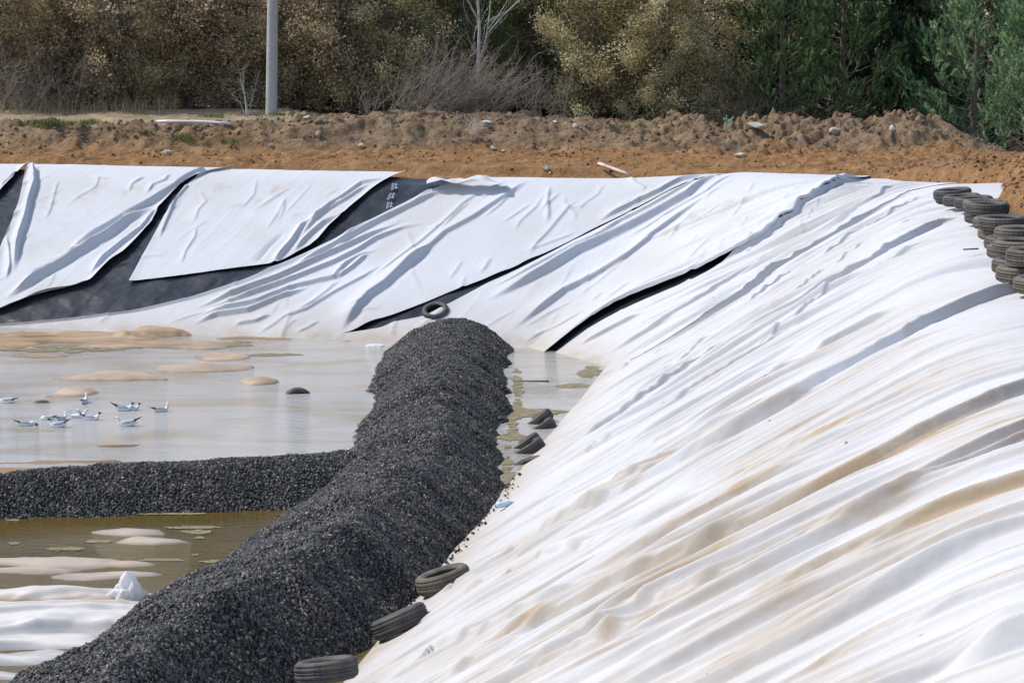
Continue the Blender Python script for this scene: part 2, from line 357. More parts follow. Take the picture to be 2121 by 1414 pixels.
gr = mesh_np('ground', np.stack([GX, GY, GZ], -1).reshape(-1, 3), grid_faces(len(gx), len(gy)), M_DIRT, attrs={'tone': tone, 'dry': np.clip(sstep(-5.5, -8, GX) * sstep(60.6, 61.2, GY + .15 * noise(GX * 2, GY, 12)) * (.75 + .4 * noise(GX / .6, GY / .6, 14)), 0, 1)})
gr['kind'] = 'structure'
def gz(x, y): return float(ground_h(np.array([float(x)]), np.array([float(y)]))[0][0])
def onground(px, py, t0=45, t1=75):
    d = ray(px, py); ts = np.linspace(t0, t1, 900); h = ground_h(d.x * ts, d.y * ts)[0]; z = CAM_H + d.z * ts
    s = np.nonzero(z < h)[0]; t = ts[s[0]] if len(s) else 62 / d.y
    return Vector((d.x * t, d.y * t, CAM_H + d.z * t))

# ---------------- pond bed and water ----------------
ISL = [  # px centre x,y, half width px, half height px, peak z, cleanliness
    (320, 683, 78, 9, .17, .0), (470, 740, 66, 9, .045, .0), (255, 778, 95, 7, .06, .1), (400, 764, 95, 7, .05, .15), (535, 790, 50, 6, .07, .0),
    (158, 809, 58, 8, .07, .0), (215, 922, 130, 7, -.015, .0), (70, 737, 60, 4, .02, 0), (130, 700, 240, 16, .012, .05), (330, 716, 150, 7, .006, .05),
    (560, 699, 110, 4, .03, .05), (740, 702, 50, 4, .04, 0), (90, 958, 160, 6, -.01, .05), (40, 975, 90, 5, .02, .0),
    (268, 1100, 76, 8, .025, .45), (318, 1118, 48, 6, .02, .45), (90, 1158, 190, 13, .035, .45), (270, 1168, 70, 6, .012, .4), (60, 1182, 130, 4, .006, .4), (230, 1190, 110, 4, .01, .5),
    (90, 1228, 170, 12, .06, .85), (60, 1265, 200, 8, .012, .95), (100, 1290, 180, 10, .02, 1)]
bx = np.arange(-19, 2.6, .055); by = np.concatenate([np.arange(15, 24, .02), np.arange(24, 47.6, .06)])
BX, BY = np.meshgrid(bx, by, indexing='ij')
BZ = -.11 + .035 * fbm(BX / 2.5, BY / 2.2, 4, 51) + .006 * fbm(BX / .3, BY / .3, 3, 52)
CL = .12 + .2 * noise(BX / 3, BY / 3, 53)
for (cx, cy, hw, hh, zt, cl) in ISL:
    c = atz(cx, cy, max(zt, 0) * .6); a = atz(cx + hw, cy, 0); e1 = atz(cx, cy - hh, 0); e2 = atz(cx, cy + hh, 0)
    rx = abs(a.x - c.x) * 1.02; ry = max(.18, abs(e1.y - e2.y) / 2)
    wob = .38 * noise(BX * .9 + cx, BY * 1.9, 54) + .16 * noise(BX * 2.7, BY * 5 + cx, 60) + .05 * noise(BX * 9, BY * 14, 61)
    u = (BX - c.x) / rx; v = (BY - c.y + .35 * ry * noise(BX * .9 + cy, 0, 55)) / ry
    rr = np.sqrt(u * u + v * v) * (1 + wob)
    zz = (max(zt, .02) * 1.15 + .015) * (1 - rr ** 2.6) + .024 * fbm(BX / .9, BY / .35, 4, 69) * sstep(1.6, .6, rr) + (min(zt, 0) - .02 if zt <= 0 else 0)
    zz = np.maximum(zz, -.2)
    zz = zz + .007 * (1 - np.abs(noise(BX / .5 + BY * .6, BY / .16, 88))) ** 2 * (zz > 0)
    BZ = np.maximum(BZ, zz)
    CL = np.maximum(CL, cl * sstep(1.25, .8, rr))
# near left corner: white sheet comes up out of the water in folds that run across
nearw = sstep(23.3, 21.2, BY + .1 * BX + .3 * noise(BX / 1.5, BY / 1.5, 56))
saw = (BY * 2.1 + .55 * noise(BX / 1.6, BY / 2, 57)) % 1.0
BZ = BZ + nearw * (.10 + .15 * np.where(saw < .11, saw / .11, (1 - (saw - .11) / .89) ** 1.5) * (.55 + .45 * noise(BX / 1.2, BY / .8, 68)) + .012 * fbm(BX / .5, BY / .2, 3, 58))
CL = np.clip(np.maximum(CL, nearw * 1.1 * (1 - .25 * sstep(.2, .8, noise(BX / 2, BY / .4, 59)))), 0, 1)
bd = dist_out(BX, BY); hb = np.where(bd > 0, bd * .5, 0)
BZ = np.where(bd > -.4, BZ - .5 * sstep(-.4, .5, bd), BZ)
bed = mesh_np('pond_bed', np.stack([BX, BY, BZ], -1).reshape(-1, 3), grid_faces(len(bx), len(by)), M_BED, attrs={'clean': CL}); bed['kind'] = 'structure'
wx = np.array([-60, -20, 0, 3.5]); wy = np.array([5., 30, 50, 58]); WX, WY = np.meshgrid(wx, wy, indexing='ij')
wat = mesh_np('water', np.stack([WX, WY, WX * 0], -1).reshape(-1, 3), grid_faces(4, 4), M_WATER); wat['kind'] = 'structure'

M_ALG = simple('algae', (.17, .145, .075), .9, .3, 6, col2=(.30, .26, .16))
def scum():
    Q = []; 
    for cx, cy, hw, hh in [(1112, 853, 62, 9), (1062, 905, 40, 6), (1150, 912, 16, 4), (1078, 1004, 44, 20), (1075, 1040, 30, 10), (1072, 800, 12, 40), (1062, 870, 14, 30), (1190, 800, 34, 5), (1225, 770, 26, 12), (1050, 960, 16, 30),
                           (400, 1092, 46, 3), (404, 1104, 34, 5), (416, 1114, 14, 2), (205, 1121, 30, 3), (440, 1163, 38, 3), (410, 1149, 20, 2), (140, 1137, 42, 3), (25, 1130, 26, 6), (330, 1064, 110, 2), (30, 1078, 30, 3), (455, 1172, 16, 6), (330, 1160, 60, 2), (150, 722, 120, 8), (480, 712, 60, 6), (560, 735, 60, 3)]:
        c = atz(cx, cy); a = atz(cx + hw, cy); e1 = atz(cx, cy - hh); e2 = atz(cx, cy + hh); rx = abs(a.x - c.x); ry = abs(e1.y - e2.y) / 2
        X, Y = np.meshgrid(np.arange(c.x - 1.4 * rx, c.x + 1.4 * rx, .028), np.arange(c.y - 1.4 * ry, c.y + 1.4 * ry, .05))
        f = 1 - ((X - c.x) / rx) ** 2 - ((Y - c.y) / ry) ** 2 + .9 * fbm(X / .45, Y / .30, 4, 141) - .25
        k = (f > 0) & (dist_out(X, Y) < .0); Q.append(np.stack([X[k], Y[k]], -1))
    P = np.vstack(Q); n = len(P); r = np.random.default_rng(3); z = .006 + .006 * r.random(n)
    dx = .0155; dy = .027; V = np.stack([np.stack([P[:, 0] + sx * dx, P[:, 1] + sy * dy, z], -1) for sx, sy in ((-1, -1), (1, -1), (1, 1), (-1, 1))], 1).reshape(-1, 3)
    o = mesh_np('algae_scum', V, np.arange(4 * n).reshape(-1, 4), M_ALG, smooth=False); tag(o, 'ragged olive patches of algae and scum floating on the pools', 'algae', None, 'stuff')
scum()
# ---------------- folds ----------------
# (frame, points from top to bottom, height m, width on the uphill side m, taper start, taper end)
FOLDS = []
def fold(k, pts, h, wu=None, wd=None, e0=.25, e1=.2, stain=0.):
    P = trace(zp(k, pts)) if isinstance(pts, list) else pts
    if k in 'F23485r':
        h = h * 1.25
        if len(P) < 2: return
        if isinstance(pts, list) and zp(k, pts)[0][0] > 2105:
            P = np.vstack([P[0] + (P[0] - P[2]) / np.hypot(*(P[0] - P[2])) * 1.3, P])
        P = smoothR(P)
        la = P @ np.array([.985, -.174]); qa = P @ np.array([.174, .985])
        if len(P) < 3 or abs(la[-1] - la[0]) < .5 or abs(qa[-1] - qa[0]) > (.5 if abs(la[-1] - la[0]) < 2 else 1.2) * abs(la[-1] - la[0]): return
    if len(P) > 1: FOLDS.append((P, h, wu or max(.12, 3.2 * h), max(.038, .46 * h, wd * .6 if wd else 0), e0, e1, stain))
S1 = zp('2', [(1080, 60), (980, 90), (700, 250), (560, 330), (370, 420), (240, 500), (0, 640)]) + zp('1', [(1700, 690), (1400, 850), (1100, 1010), (800, 1150), (500, 1305)])
S1b = zp('2', [(1060, 40), (960, 70), (680, 225), (540, 305), (350, 400), (225, 482), (0, 640)]) + zp('1', [(1700, 706), (1400, 895), (1100, 1050), (800, 1190), (550, 1305)])
S2 = zp('2', [(1520, 130), (1330, 160), (1100, 290), (900, 390), (600, 610), (300, 830), (0, 1000)]) + zp('1', [(1600, 1150), (1370, 1240)]) + zp('3', [(880, 260), (600, 400), (420, 510)])
S3 = zp('2', [(2100, 850), (1900, 900), (1700, 1000), (1500, 1110), (1300, 1210), (1000, 1366)]) + zp('4', [(400, 860)]) + [(1637, 854), (1553, 902), (1470, 946), (1400, 980), (1320, 1014), (1240, 1048), (1160, 1084), (1090, 1118), (1010, 1152)]
S4 = [(2121, 796), (1957, 877), (1831, 947), (1755, 1003), (1654, 1053), (1553, 1109), (1463, 1149), (1377, 1185), (1301, 1215), (1200, 1262), (1128, 1290), (1040, 1330), (963, 1373), (913, 1414)]
S5 = [(2121, 1010), (2058, 1028), (1882, 1104), (1755, 1165), (1654, 1215), (1553, 1261), (1427, 1336), (1326, 1377), (1230, 1414)]
S6 = [(2121, 1205), (2008, 1250), (1907, 1296), (1781, 1346), (1629, 1412)]
fold('F', S1, .10, .35); fold('F', S2, .11, .4, e1=.45); fold('F', S3, .10, .45); fold('F', S4, .085, .4, stain=.6); fold('F', S5, .045, .3, .06, stain=.35); fold('F', S6, .04, .35, .06)
# right slope
fold('2', [(1330, 115), (1150, 190), (950, 290), (780, 410), (500, 560), (250, 700), (60, 820), (0, 850)], .07, .22)
fold('r', [(2121, 640), (1800, 840), (1500, 1040), (1200, 1220), (1000, 1300), (860, 1400)], .07, .25)
fold('r', [(1180, 1080), (1000, 1130), (850, 1230), (680, 1320)], .06, .2, stain=.2)
fold('r', [(2121, 900), (1900, 1020), (1600, 1180), (1300, 1330), (1150, 1414)], .05, .2)
fold('2', [(1500, 190), (1400, 200), (1100, 400), (800, 560), (500, 760), (200, 960), (0, 1080)], .05, .25, .05)
fold('2', [(1700, 350), (1560, 360), (1350, 480), (1200, 580), (1060, 680), (880, 780), (700, 890), (480, 1010), (240, 1160), (0, 1300)], .10, .35)
fold('2', [(1600, 290), (1480, 300), (1300, 380), (1100, 500), (800, 720), (500, 900), (200, 1080), (0, 1200)], .035, .2, .035)
fold('2', [(1800, 455), (1620, 460), (1500, 510), (1350, 590), (1150, 680), (900, 840), (600, 1040), (300, 1250), (130, 1366)], .045, .3, .05)
fold('2', [(1850, 575), (1720, 590), (1600, 635), (1400, 760)], .025, .15, .04)
fold('2', [(1230, 1010), (1100, 1070), (900, 1190), (750, 1290), (600, 1366)], .09, .3, e0=.3)
fold('2', [(1250, 820), (900, 1040), (600, 1230), (380, 1366)], .045, .3, .09)
fold('3', [(2121, 0), (1800, 180), (1540, 360), (1300, 510), (1100, 640), (900, 760), (620, 890), (350, 1030)], .05, .28, .05)
fold('3', [(1900, 10), (1600, 180), (1400, 300), (1100, 480), (850, 650), (600, 800), (400, 930), (170, 1060)], .08, .3, stain=.1)
fold('3', [(1720, 0), (1500, 120), (1250, 270), (1000, 430), (800, 550), (500, 720), (200, 870)], .035, .2, .035, stain=.15)
fold('3', [(2121, 170), (1850, 330), (1500, 520), (1200, 680), (900, 870), (700, 960), (400, 1130), (180, 1260)], .05, .3, .10)
fold('3', [(2121, 310), (1900, 430), (1700, 550), (1500, 680), (1200, 830), (900, 980), (780, 1050)], .05, .2, .035, stain=.1)
fold('3', [(1500, 820), (1380, 880), (1250, 950), (1000, 1060), (800, 1160), (600, 1270), (500, 1320)], .03, .35, .22, e0=.2, e1=.3)
fold('4', [(1500, 340), (1200, 480), (900, 660), (600, 880), (300, 1080), (100, 1230), (0, 1300)], .08, .4, .2, e0=.3)
fold('3', [(2000, 760), (1850, 890), (1700, 990), (1500, 1110), (1300, 1210), (1100, 1320), (960, 1414)], .10, .35, .09)
fold('3', [(1080, 1135), (900, 1190), (700, 1290), (520, 1400)], .05, .15, .04)
fold('3', [(500, 1230), (400, 1270), (340, 1310), (310, 1370)], .045, .15, .04)
fold('3', [(700, 1130), (500, 1200), (300, 1290), (120, 1380)], .025, .15)
fold('8', [(1600, 90), (1300, 260), (1060, 380), (800, 500), (560, 620), (350, 720), (160, 850), (0, 930)], .035, .3, .06, stain=.35)
fold('8', [(1824, 130), (1500, 270), (1250, 370), (1040, 460), (940, 540), (720, 680), (560, 750), (350, 850), (150, 950), (0, 1030)], .04, .25, .05)
fold('8', [(1824, 350), (1600, 480), (1300, 640), (1000, 800), (750, 930), (500, 1020), (300, 1100), (0, 1220)], .065, .3, .06, stain=.4)
fold('8', [(1824, 395), (1600, 535), (1400, 645), (1200, 740), (1000, 835), (850, 900), (660, 985)], .05, .07, .035, stain=.6)
fold('8', [(660, 985), (560, 1040), (470, 1085), (400, 1115), (250, 1180), (150, 1225), (0, 1283)], .055, .14, .05, e0=.15, stain=.4)
fold('8', [(1824, 610), (1700, 650), (1350, 800), (1100, 930), (900, 1020), (700, 1110), (450, 1200)], .03, .2, .04, stain=.6)
fold('8', [(1824, 830), (1500, 960), (1200, 1080), (800, 1280), (600, 1370)], .04, .35, .12)
fold('8', [(1824, 1260), (1600, 1350), (1450, 1400)], .13, .4, .12)
fold('8', [(1400, 1300), (1200, 1360), (1000, 1414)], .03, .2, stain=.3)
fold('8', [(1100, 1130), (900, 1190), (600, 1290), (300, 1390)], .02, .25, .1, stain=.2)
fold('5', [(1800, 290), (1600, 390), (1400, 480), (1350, 560)], .05, .2, .04)
fold('5', [(2121, 250), (1950, 320), (1700, 440), (1500, 520), (1330, 580)], .04, .2, .035)
fold('5', [(2121, 310), (1900, 400), (1640, 480), (1300, 640), (1000, 720)], .05, .25, .06)
fold('5', [(1560, 310), (1500, 380), (1420, 440), (1300, 520), (1000, 640), (850, 700)], .05, .18, .05)
fold('5', [(1410, 330), (1300, 370), (1200, 390), (1100, 430), (1040, 450)], .06, .15, .04, stain=.4)
fold('5', [(2121, 540), (1900, 640), (1700, 740), (1400, 890), (1200, 970), (900, 1060), (700, 1140)], .06, .25, .07)
fold('5', [(1280, 690), (1100, 720), (950, 780), (800, 850), (550, 960)], .05, .2, .05)
fold('5', [(1750, 790), (1500, 870), (1250, 960), (1100, 990), (900, 1080), (650, 1230)], .05, .22, .05)
fold('5', [(1100, 820), (900, 900), (700, 970), (500, 1050), (430, 1130)], .05, .2, .04)
fold('5', [(2121, 890), (1900, 960), (1700, 1080), (1500, 1150), (1300, 1254)], .045, .16, .04, stain=.5)
fold('5', [(2121, 930), (1950, 1010), (1750, 1085), (1600, 1130), (1450, 1230)], .055, .14, .04, stain=.4)
fold('5', [(900, 1060), (800, 1110), (640, 1180), (400, 1254)], .05, .2, .04)
fold('5', [(1500, 1000), (1300, 1080), (1150, 1150), (950, 1250)], .05, .2, .05, stain=.3)
# sheet between the black strip and the deep gap
fold('1', [(1750, 45), (1500, 150), (1300, 260), (1000, 420), (750, 580), (500, 690), (250, 820), (0, 930)], .06, .12, .03)
fold('1', [(1800, 50), (1500, 230), (1250, 370), (1000, 500), (700, 640), (450, 790), (200, 920), (0, 1010)], .16, .22, .08)
fold('1', [(1880, 60), (1650, 190), (1400, 330), (1200, 460), (1000, 560)], .04, .15, .03)
fold('1', [(1700, 180), (1500, 330), (1350, 440), (1200, 560), (1050, 680), (800, 830), (600, 930), (400, 1080), (190, 1235)], .10, .3, .07)
fold('1', [(1180, 1070), (800, 980), (560, 1060), (300, 1150)], .01, .1)
fold('1', [(780, 1050), (560, 1180), (440, 1230), (310, 1300)], .035, .15, .04)
fold('1', [(700, 980), (500, 1080), (420, 1130), (300, 1200)], .02, .15)
# sheet left of the strip
fold('1', [(1700, 60), (1450, 100), (1300, 180), (1150, 250), (950, 350), (830, 415)], .09, .2, .09)
fold('6', [(2121, 270), (1900, 440), (1780, 540), (1700, 620), (1550, 720), (1450, 830), (1350, 960), (1300, 1030)], .15, .4, .13)
fold('9', [(1530, 150), (1350, 260), (1150, 390), (980, 480), (850, 600), (750, 680), (640, 760)], .08, .3, .10)
fold('9', [(1270, 170), (1100, 290), (950, 430), (900, 470), (700, 640), (500, 770)], .04, .15, .05)
fold('9', [(1100, 180), (900, 240), (700, 340), (500, 440), (300, 550), (100, 650), (0, 720)], .09, .14, .04)
fold('6', [(2121, 60), (1850, 120), (1600, 220), (1450, 320), (1250, 420), (1000, 520), (800, 600), (400, 740), (100, 830)], .09, .16, .05, stain=.05)
fold('6', [(1900, 30), (1500, 220), (1200, 350), (1000, 440), (700, 580), (400, 690), (0, 840)], .11, .14, .05, stain=.35)
fold('6', [(1700, 290), (1500, 350), (1350, 440), (1240, 560), (1100, 590), (900, 640), (550, 780), (300, 830), (0, 910)], .09, .14, .05)
fold('6', [(1560, 330), (1400, 470), (1250, 570)], .08, .16, .06)
fold('6', [(1050, 620), (900, 690), (700, 760), (480, 850), (200, 890), (0, 970)], .10, .16, .06)
fold('6', [(1700, 420), (1500, 550), (1250, 680), (1000, 830), (800, 900), (740, 950)], .05, .2, .05)
fold('6', [(1300, 560), (1180, 680), (1060, 780), (900, 860)], .04, .15, .05)
fold('6', [(700, 870), (550, 940), (350, 970)], .06, .2, .06)
fold('6', [(1120, 930), (1000, 1000), (900, 1040)], .03, .12, .04)
fold('1', [(500, 130), (480, 250), (490, 330), (480, 420)], .05, .1, .04)
fold('1', [(470, 180), (400, 290), (280, 400), (245, 470)], .025, .12, .04)
fold('1', [(700, 230), (600, 340), (480, 480), (400, 560), (340, 660)], .035, .16, .06)
fold('1', [(600, 200), (610, 270), (680, 340), (690, 400)], .025, .1, .04)
fold('1', [(1080, 60), (1120, 110), (1200, 150), (1260, 165)], .03, .12, .05)
fold('1', [(900, 120), (850, 200), (750, 270), (700, 330)], .02, .12, .05)
fold('1', [(350, 100), (250, 160), (120, 290), (0, 380)], .03, .12, .04)
fold('1', [(180, 100), (60, 180), (0, 240)], .03, .12, .04)
# sheet with the straight torn edge
fold('L', [(1180, 180), (1100, 280), (1060, 380), (1000, 520)], .06, .1, .05, e0=.02)
fold('L', [(1240, 420), (1230, 500), (1170, 590), (1140, 680)], .03, .12, .06)
fold('L', [(1620, 130), (1600, 230), (1520, 330)], .02, .1, .05)
fold('L', [(1800, 250), (1750, 350), (1680, 450)], .02, .12, .05)
fold('6', [(830, 150), (700, 260), (600, 380), (540, 430)], -.06, .12, .12)
fold('6', [(1060, 30), (960, 110), (870, 250), (800, 330), (700, 450)], .12, .14, .05)
fold('6', [(1350, 0), (1150, 80), (1020, 190), (880, 330)], .10, .12, .05, stain=.25)
fold('9', [(640, 125), (450, 170), (300, 280), (180, 370), (60, 520)], .08, .12, .05, stain=.1)
fold('9', [(520, 160), (350, 270), (230, 340), (100, 430)], .07, .1, .04, stain=.2)
fold('L', [(1250, 200), (1300, 280), (1250, 330), (1220, 420)], .025, .1, .05)
# left sheet with the rolled hem
fold('7', [(1700, 75), (1560, 130), (1450, 210), (1320, 280), (1100, 420), (900, 530), (650, 670), (560, 750)], .16, .14, .07, e0=.05)
fold('7', [(1290, 350), (1050, 480), (900, 600), (700, 720), (500, 850), (300, 960), (150, 1060), (30, 1130)], .20, .16, .14, e0=.2)
fold('7', [(700, 700), (580, 780), (400, 870), (250, 960), (190, 1010)], .09, .12, .08)
fold('7', [(1280, 400), (1150, 560), (1000, 660), (850, 780), (730, 920)], .10, .12, .06, e0=.1)
fold('7', [(280, 50), (290, 200), (250, 330), (210, 500), (150, 700), (130, 900)], .20, .12, .05, e0=.02)
fold('7', [(220, 50), (170, 200), (120, 400), (60, 560), (0, 680)], .12, .10, .05, e0=.02, stain=.15)
fold('7', [(60, 600), (80, 720), (90, 850), (60, 960)], .08, .1, .06)
fold('7', [(1390, 90), (1350, 150), (1250, 190), (1200, 260)], .05, .12, .05)
fold('7', [(1200, 120), (1080, 180), (1060, 250)], .03, .1, .05)
fold('7', [(820, 100), (790, 200), (640, 290), (560, 330)], .025, .12, .05)
fold('7', [(480, 150), (440, 300), (420, 370)], .025, .1, .05)
fold('7', [(160, 90), (60, 170), (0, 230)], .08, .1, .04)

def extra_folds():
    r = random.Random(21)
    for k in range(400):
        q0 = r.uniform(9, 46) if k < 330 else r.uniform(14, 34); a = r.gauss(0, .035)
        lb = -5.23 + r.uniform(-.3, 3.5); L_ = r.uniform(1.5, 6.5); lt = min(lb + L_, -5.23 + r.uniform(5.6, 8.2))
        if lt - lb < .8: continue
        pts = []; w_ = r.uniform(-.06, .06)
        for i in range(5):
            t = i / 4; l_ = lt + (lb - lt) * t; q_ = q0 + a * (l_ - lt) + w_ * math.sin(3.1 * t + k)
            pts.append((l_ * .985 + q_ * .174, -l_ * .174 + q_ * .985))
        h = min(.075, .016 + r.expovariate(42))
        FOLDS.append((np.array(pts), h, r.uniform(.08, .45) + h, .026 + .42 * h, .3, .3, .0 if q0 > 22 or r.random() < .5 else r.uniform(.1, .35)))
    for k in range(260):   # fine creases near the camera
        q0 = r.uniform(8.5, 24); a = r.gauss(0, .05); lb = -5.2 + r.uniform(.2, 5); lt = lb + r.uniform(.8, 3.2); pts = []
        for i in range(4):
            l_ = lt + (lb - lt) * i / 3; q_ = q0 + a * (l_ - lt) + .015 * math.sin(2 * i + k); pts.append((l_ * .985 + q_ * .174, -l_ * .174 + q_ * .985))
        h = r.uniform(.007, .026); FOLDS.append((np.array(pts), h, r.uniform(.03, .11), .018 + .4 * h, .35, .35, .0 if r.random() < .6 else .35))
    for k in range(110):   # creases on the far slope
        X0 = r.uniform(-13, 7); d0 = r.uniform(.5, 6); a = r.gauss(-2.35, .45) if k % 4 else r.uniform(-3.1, 0); L_ = r.uniform(.4, 1.8); Y0 = 43.45 - .258 * (X0 - .5) + d0 * 1.03
        pts = []; 
        for i in range(5):
            t = i / 4; pts.append((X0 + math.cos(a) * L_ * t + .05 * math.sin(k + 3 * t), Y0 + math.sin(a) * L_ * t + .05 * math.sin(2 * k + 4 * t)))
        h = r.uniform(.012, .035); FOLDS.append((np.array(pts), h, .09 + h, .03 + .8 * h, .35, .35, 0.))
extra_folds()
def disp(X, Y, mode, amp=1.):
    D = np.zeros_like(X); S = np.zeros_like(X)
    if mode == 'R': cx, cy = .174, .985
    else: cx, cy = .83, -.55
    q = X * cx + Y * cy; l = X * cy - Y * cx
    kw = .35 if mode == 'R' else 1.
    wq = q + kw * .10 * noise(l / 2.6, q / 3, 61) + kw * .03 * noise(l / .8, q, 62)
    a = 1 - np.abs(noise(wq / .55, l / 5.5, 63)); b = 1 - np.abs(noise(wq / .21, l / 3., 64)); c = noise(wq / .09, l / 1.4, 65)
    mod = .5 + .5 * noise(q / 1.6, l / 3, 66)
    D += amp * ((.016 if mode == 'R' else .03) * a ** 3 * mod + .010 * b ** 3 * (.3 + mod) * (.35 if mode == 'R' else 1) + .0015 * c + .015 * noise(q / 1.5, l / 5, 67))
    for (P, h, wu, wd, e0, e1, st) in FOLDS:
        mg = 3 * wu + .3
        M = (X > P[:, 0].min() - mg) & (X < P[:, 0].max() + mg) & (Y > P[:, 1].min() - mg) & (Y < P[:, 1].max() + mg)
        if not M.any(): continue
        x = X[M]; y = Y[M]
        L = np.concatenate([[0], np.cumsum(np.hypot(*(P[1:] - P[:-1]).T))])
        best = np.full(x.shape, 1e9); sg = np.zeros(x.shape); tt = np.zeros(x.shape)
        for i in range(len(P) - 1):
            ax, ay = P[i]; ex, ey = P[i + 1] - P[i]; ln = math.hypot(ex, ey)
            if ln < 1e-4: continue
            t = ((x - ax) * ex + (y - ay) * ey) / (ln * ln); tc = np.clip(t, 0, 1)
            dx = x - ax - tc * ex; dy = y - ay - tc * ey; dd = np.hypot(dx, dy)
            nx, ny = ey / ln, -ex / ln
            if nx * .6 - ny * .8 < 0: nx, ny = -nx, -ny
            m = dd < best
            best = np.where(m, dd, best); sg = np.where(m, np.sign(dx * nx + dy * ny) * dd, sg); tt = np.where(m, (L[i] + tc * ln) / L[-1], tt)
        s = sg + wd / 2 + (.005 if mode == 'R' else .014) * noise(tt * L[-1] / .8, 0 * tt + h * 50, 71) * min(1, h / .05)
        up = np.exp(-(np.abs(s) / (wu * .8)) ** (1.12 if mode == 'R' else 1.6)); dn = np.clip(1 - s / wd, 0, 1)
        p = np.where(s < 0, up, dn) - .12 * np.exp(-((s - wd - .05) / .1) ** 2) * (s > 0)
        tp = sstep(0, e0, tt) * sstep(0, e1, 1 - tt) if e1 > 0 else sstep(0, e0, tt)
        endcut = np.where((tt <= 0) | (tt >= 1), np.exp(-(best / .3) ** 2), 1)
        hv = h * (1 + .10 * noise(tt * L[-1] / 1.1, 0 * tt + 3.3, 72))
        D[M] = D[M] + hv * p * tp * endcut
        if st: S[M] += st * np.exp(-((s - wd * .4) / (wd * .7 + .02)) ** 2) * tp
    return D, S
def extend(P, a, b):
    """extend both ends of a plan polyline by a, b metres"""
    P = np.asarray(P); d0 = P[0] - P[min(2, len(P) - 1)]; d0 = d0 / np.hypot(*d0); d1 = P[-1] - P[-2]; d1 = d1 / np.hypot(*d1)
    return np.vstack([P[0] + d0 * a, P, P[-1] + d1 * b])
UP = np.array([.985, -.174])
def extR(P, dt=8.7, db=-.8):
    """carry a seam on the right slope up over the crest and down under the water"""
    P = np.asarray(P); d = dist_out(P[:, 0], P[:, 1])
    if d[0] < dt: P = np.vstack([P[0] + UP * (dt - d[0]), P])
    if d[-1] > db: 
        e = P[-1] - P[max(0, len(P) - 3)]; e = e / np.hypot(*e); e = e * .5 - UP * .5; e /= np.hypot(*e)
        k = (d[-1] - db) / .95; P = np.vstack([P, P[-1] + e * k])
    return P
def resample(P, n):
    L = np.concatenate([[0], np.cumsum(np.hypot(*(P[1:] - P[:-1]).T))]); t = np.linspace(0, L[-1], n)
    # smooth corners a little
    x = np.interp(t, L, P[:, 0]); y = np.interp(t, L, P[:, 1])
    k = max(1, n // 60); ker = np.ones(2 * k + 1) / (2 * k + 1)
    xs = np.convolve(np.pad(x, k, 'edge'), ker, 'valid'); ys = np.convolve(np.pad(y, k, 'edge'), ker, 'valid')
    xs[0], xs[-1], ys[0], ys[-1] = x[0], x[-1], y[0], y[-1]
    return np.stack([xs, ys], -1)
def sheet(name, left, right, mode, off, label, du=.02, dv=.027, lipL=0., lipR=0., amp=1., stain=None, mat=None, wob=0., ctx=None):
    nl = np.hypot(*(np.diff(left, axis=0)).T).sum(); nr = np.hypot(*(np.diff(right, axis=0)).T).sum()
    if mode == 'R':
        lm = ((left @ UP).max() + (right @ UP).max()) / 2; ls = np.arange(min((left @ UP).min(), (right @ UP).min()), lm, dv); nv = len(ls)
        def qq(P):
            l_ = P @ UP; q_ = P @ np.array([.174, .985]); o_ = np.argsort(l_); q = np.interp(ls, l_[o_], q_[o_])
            k = 3; return np.convolve(np.pad(q, k, 'edge'), np.ones(7) / 7, 'valid')
        A = np.outer(ls, UP) + np.outer(qq(left), [.174, .985]); B = np.outer(ls, UP) + np.outer(qq(right), [.174, .985])
    else:
        nv = int(max(nl, nr) / dv); A = resample(left, nv); B = resample(right, nv)
    wmax = np.hypot(*(A - B).T).max(); nu = max(12, int(wmax / du))
    u = np.linspace(0, 1, nu)[:, None]
    X = A[None, :, 0] * (1 - u) + B[None, :, 0] * u; Y = A[None, :, 1] * (1 - u) + B[None, :, 1] * u
    if wob:
        Y = Y + wob * noise(X / .5, Y / .5, 81) * (u > .99)
    d = dist_out(X, Y); H = base_h(X, Y, d)
    D, S = disp(X, Y, mode, amp)
    W = np.hypot(X - X[:1], Y - Y[:1]); W2 = np.hypot(X - X[-1:], Y - Y[-1:])
    D = D + lipL * np.exp(-(W / .12) ** 2) + lipR * np.exp(-(W2 / .10) ** 2) * (.8 + .5 * noise(Y / .7, X / .7, 83))
    fade = 1 - .85 * sstep(7.2, 8.6, d)
    Zz = H + (off * (.35 + .65 * sstep(0, 1.2, d)) + (D - .035 * amp) * fade * 1.12 * (.45 + .55 * sstep(0, .8, d)) if mode == 'R' else off + D * fade * 1.12)
    st = S + .55 * np.exp(-np.maximum(d, 0) / .45) + .12 * np.exp(-np.maximum(d, 0) / 1.4)
    if mode == 'R': st = st + (.09 + .15 * sstep(38, 18, Y)) * (.65 + .5 * noise((X * .174 + Y * .985) / .28, (X * .985 - Y * .174) / 3.2, 97) + .25 * noise(X / 1.2, Y / 2.5, 98))
    if stain is not None: st = st + stain(X, Y, d)
    return mesh_np(name, np.stack([X, Y, Zz], -1).reshape(-1, 3), grid_faces(nu, nv), mat or M_FAB, attrs={'stain': st})

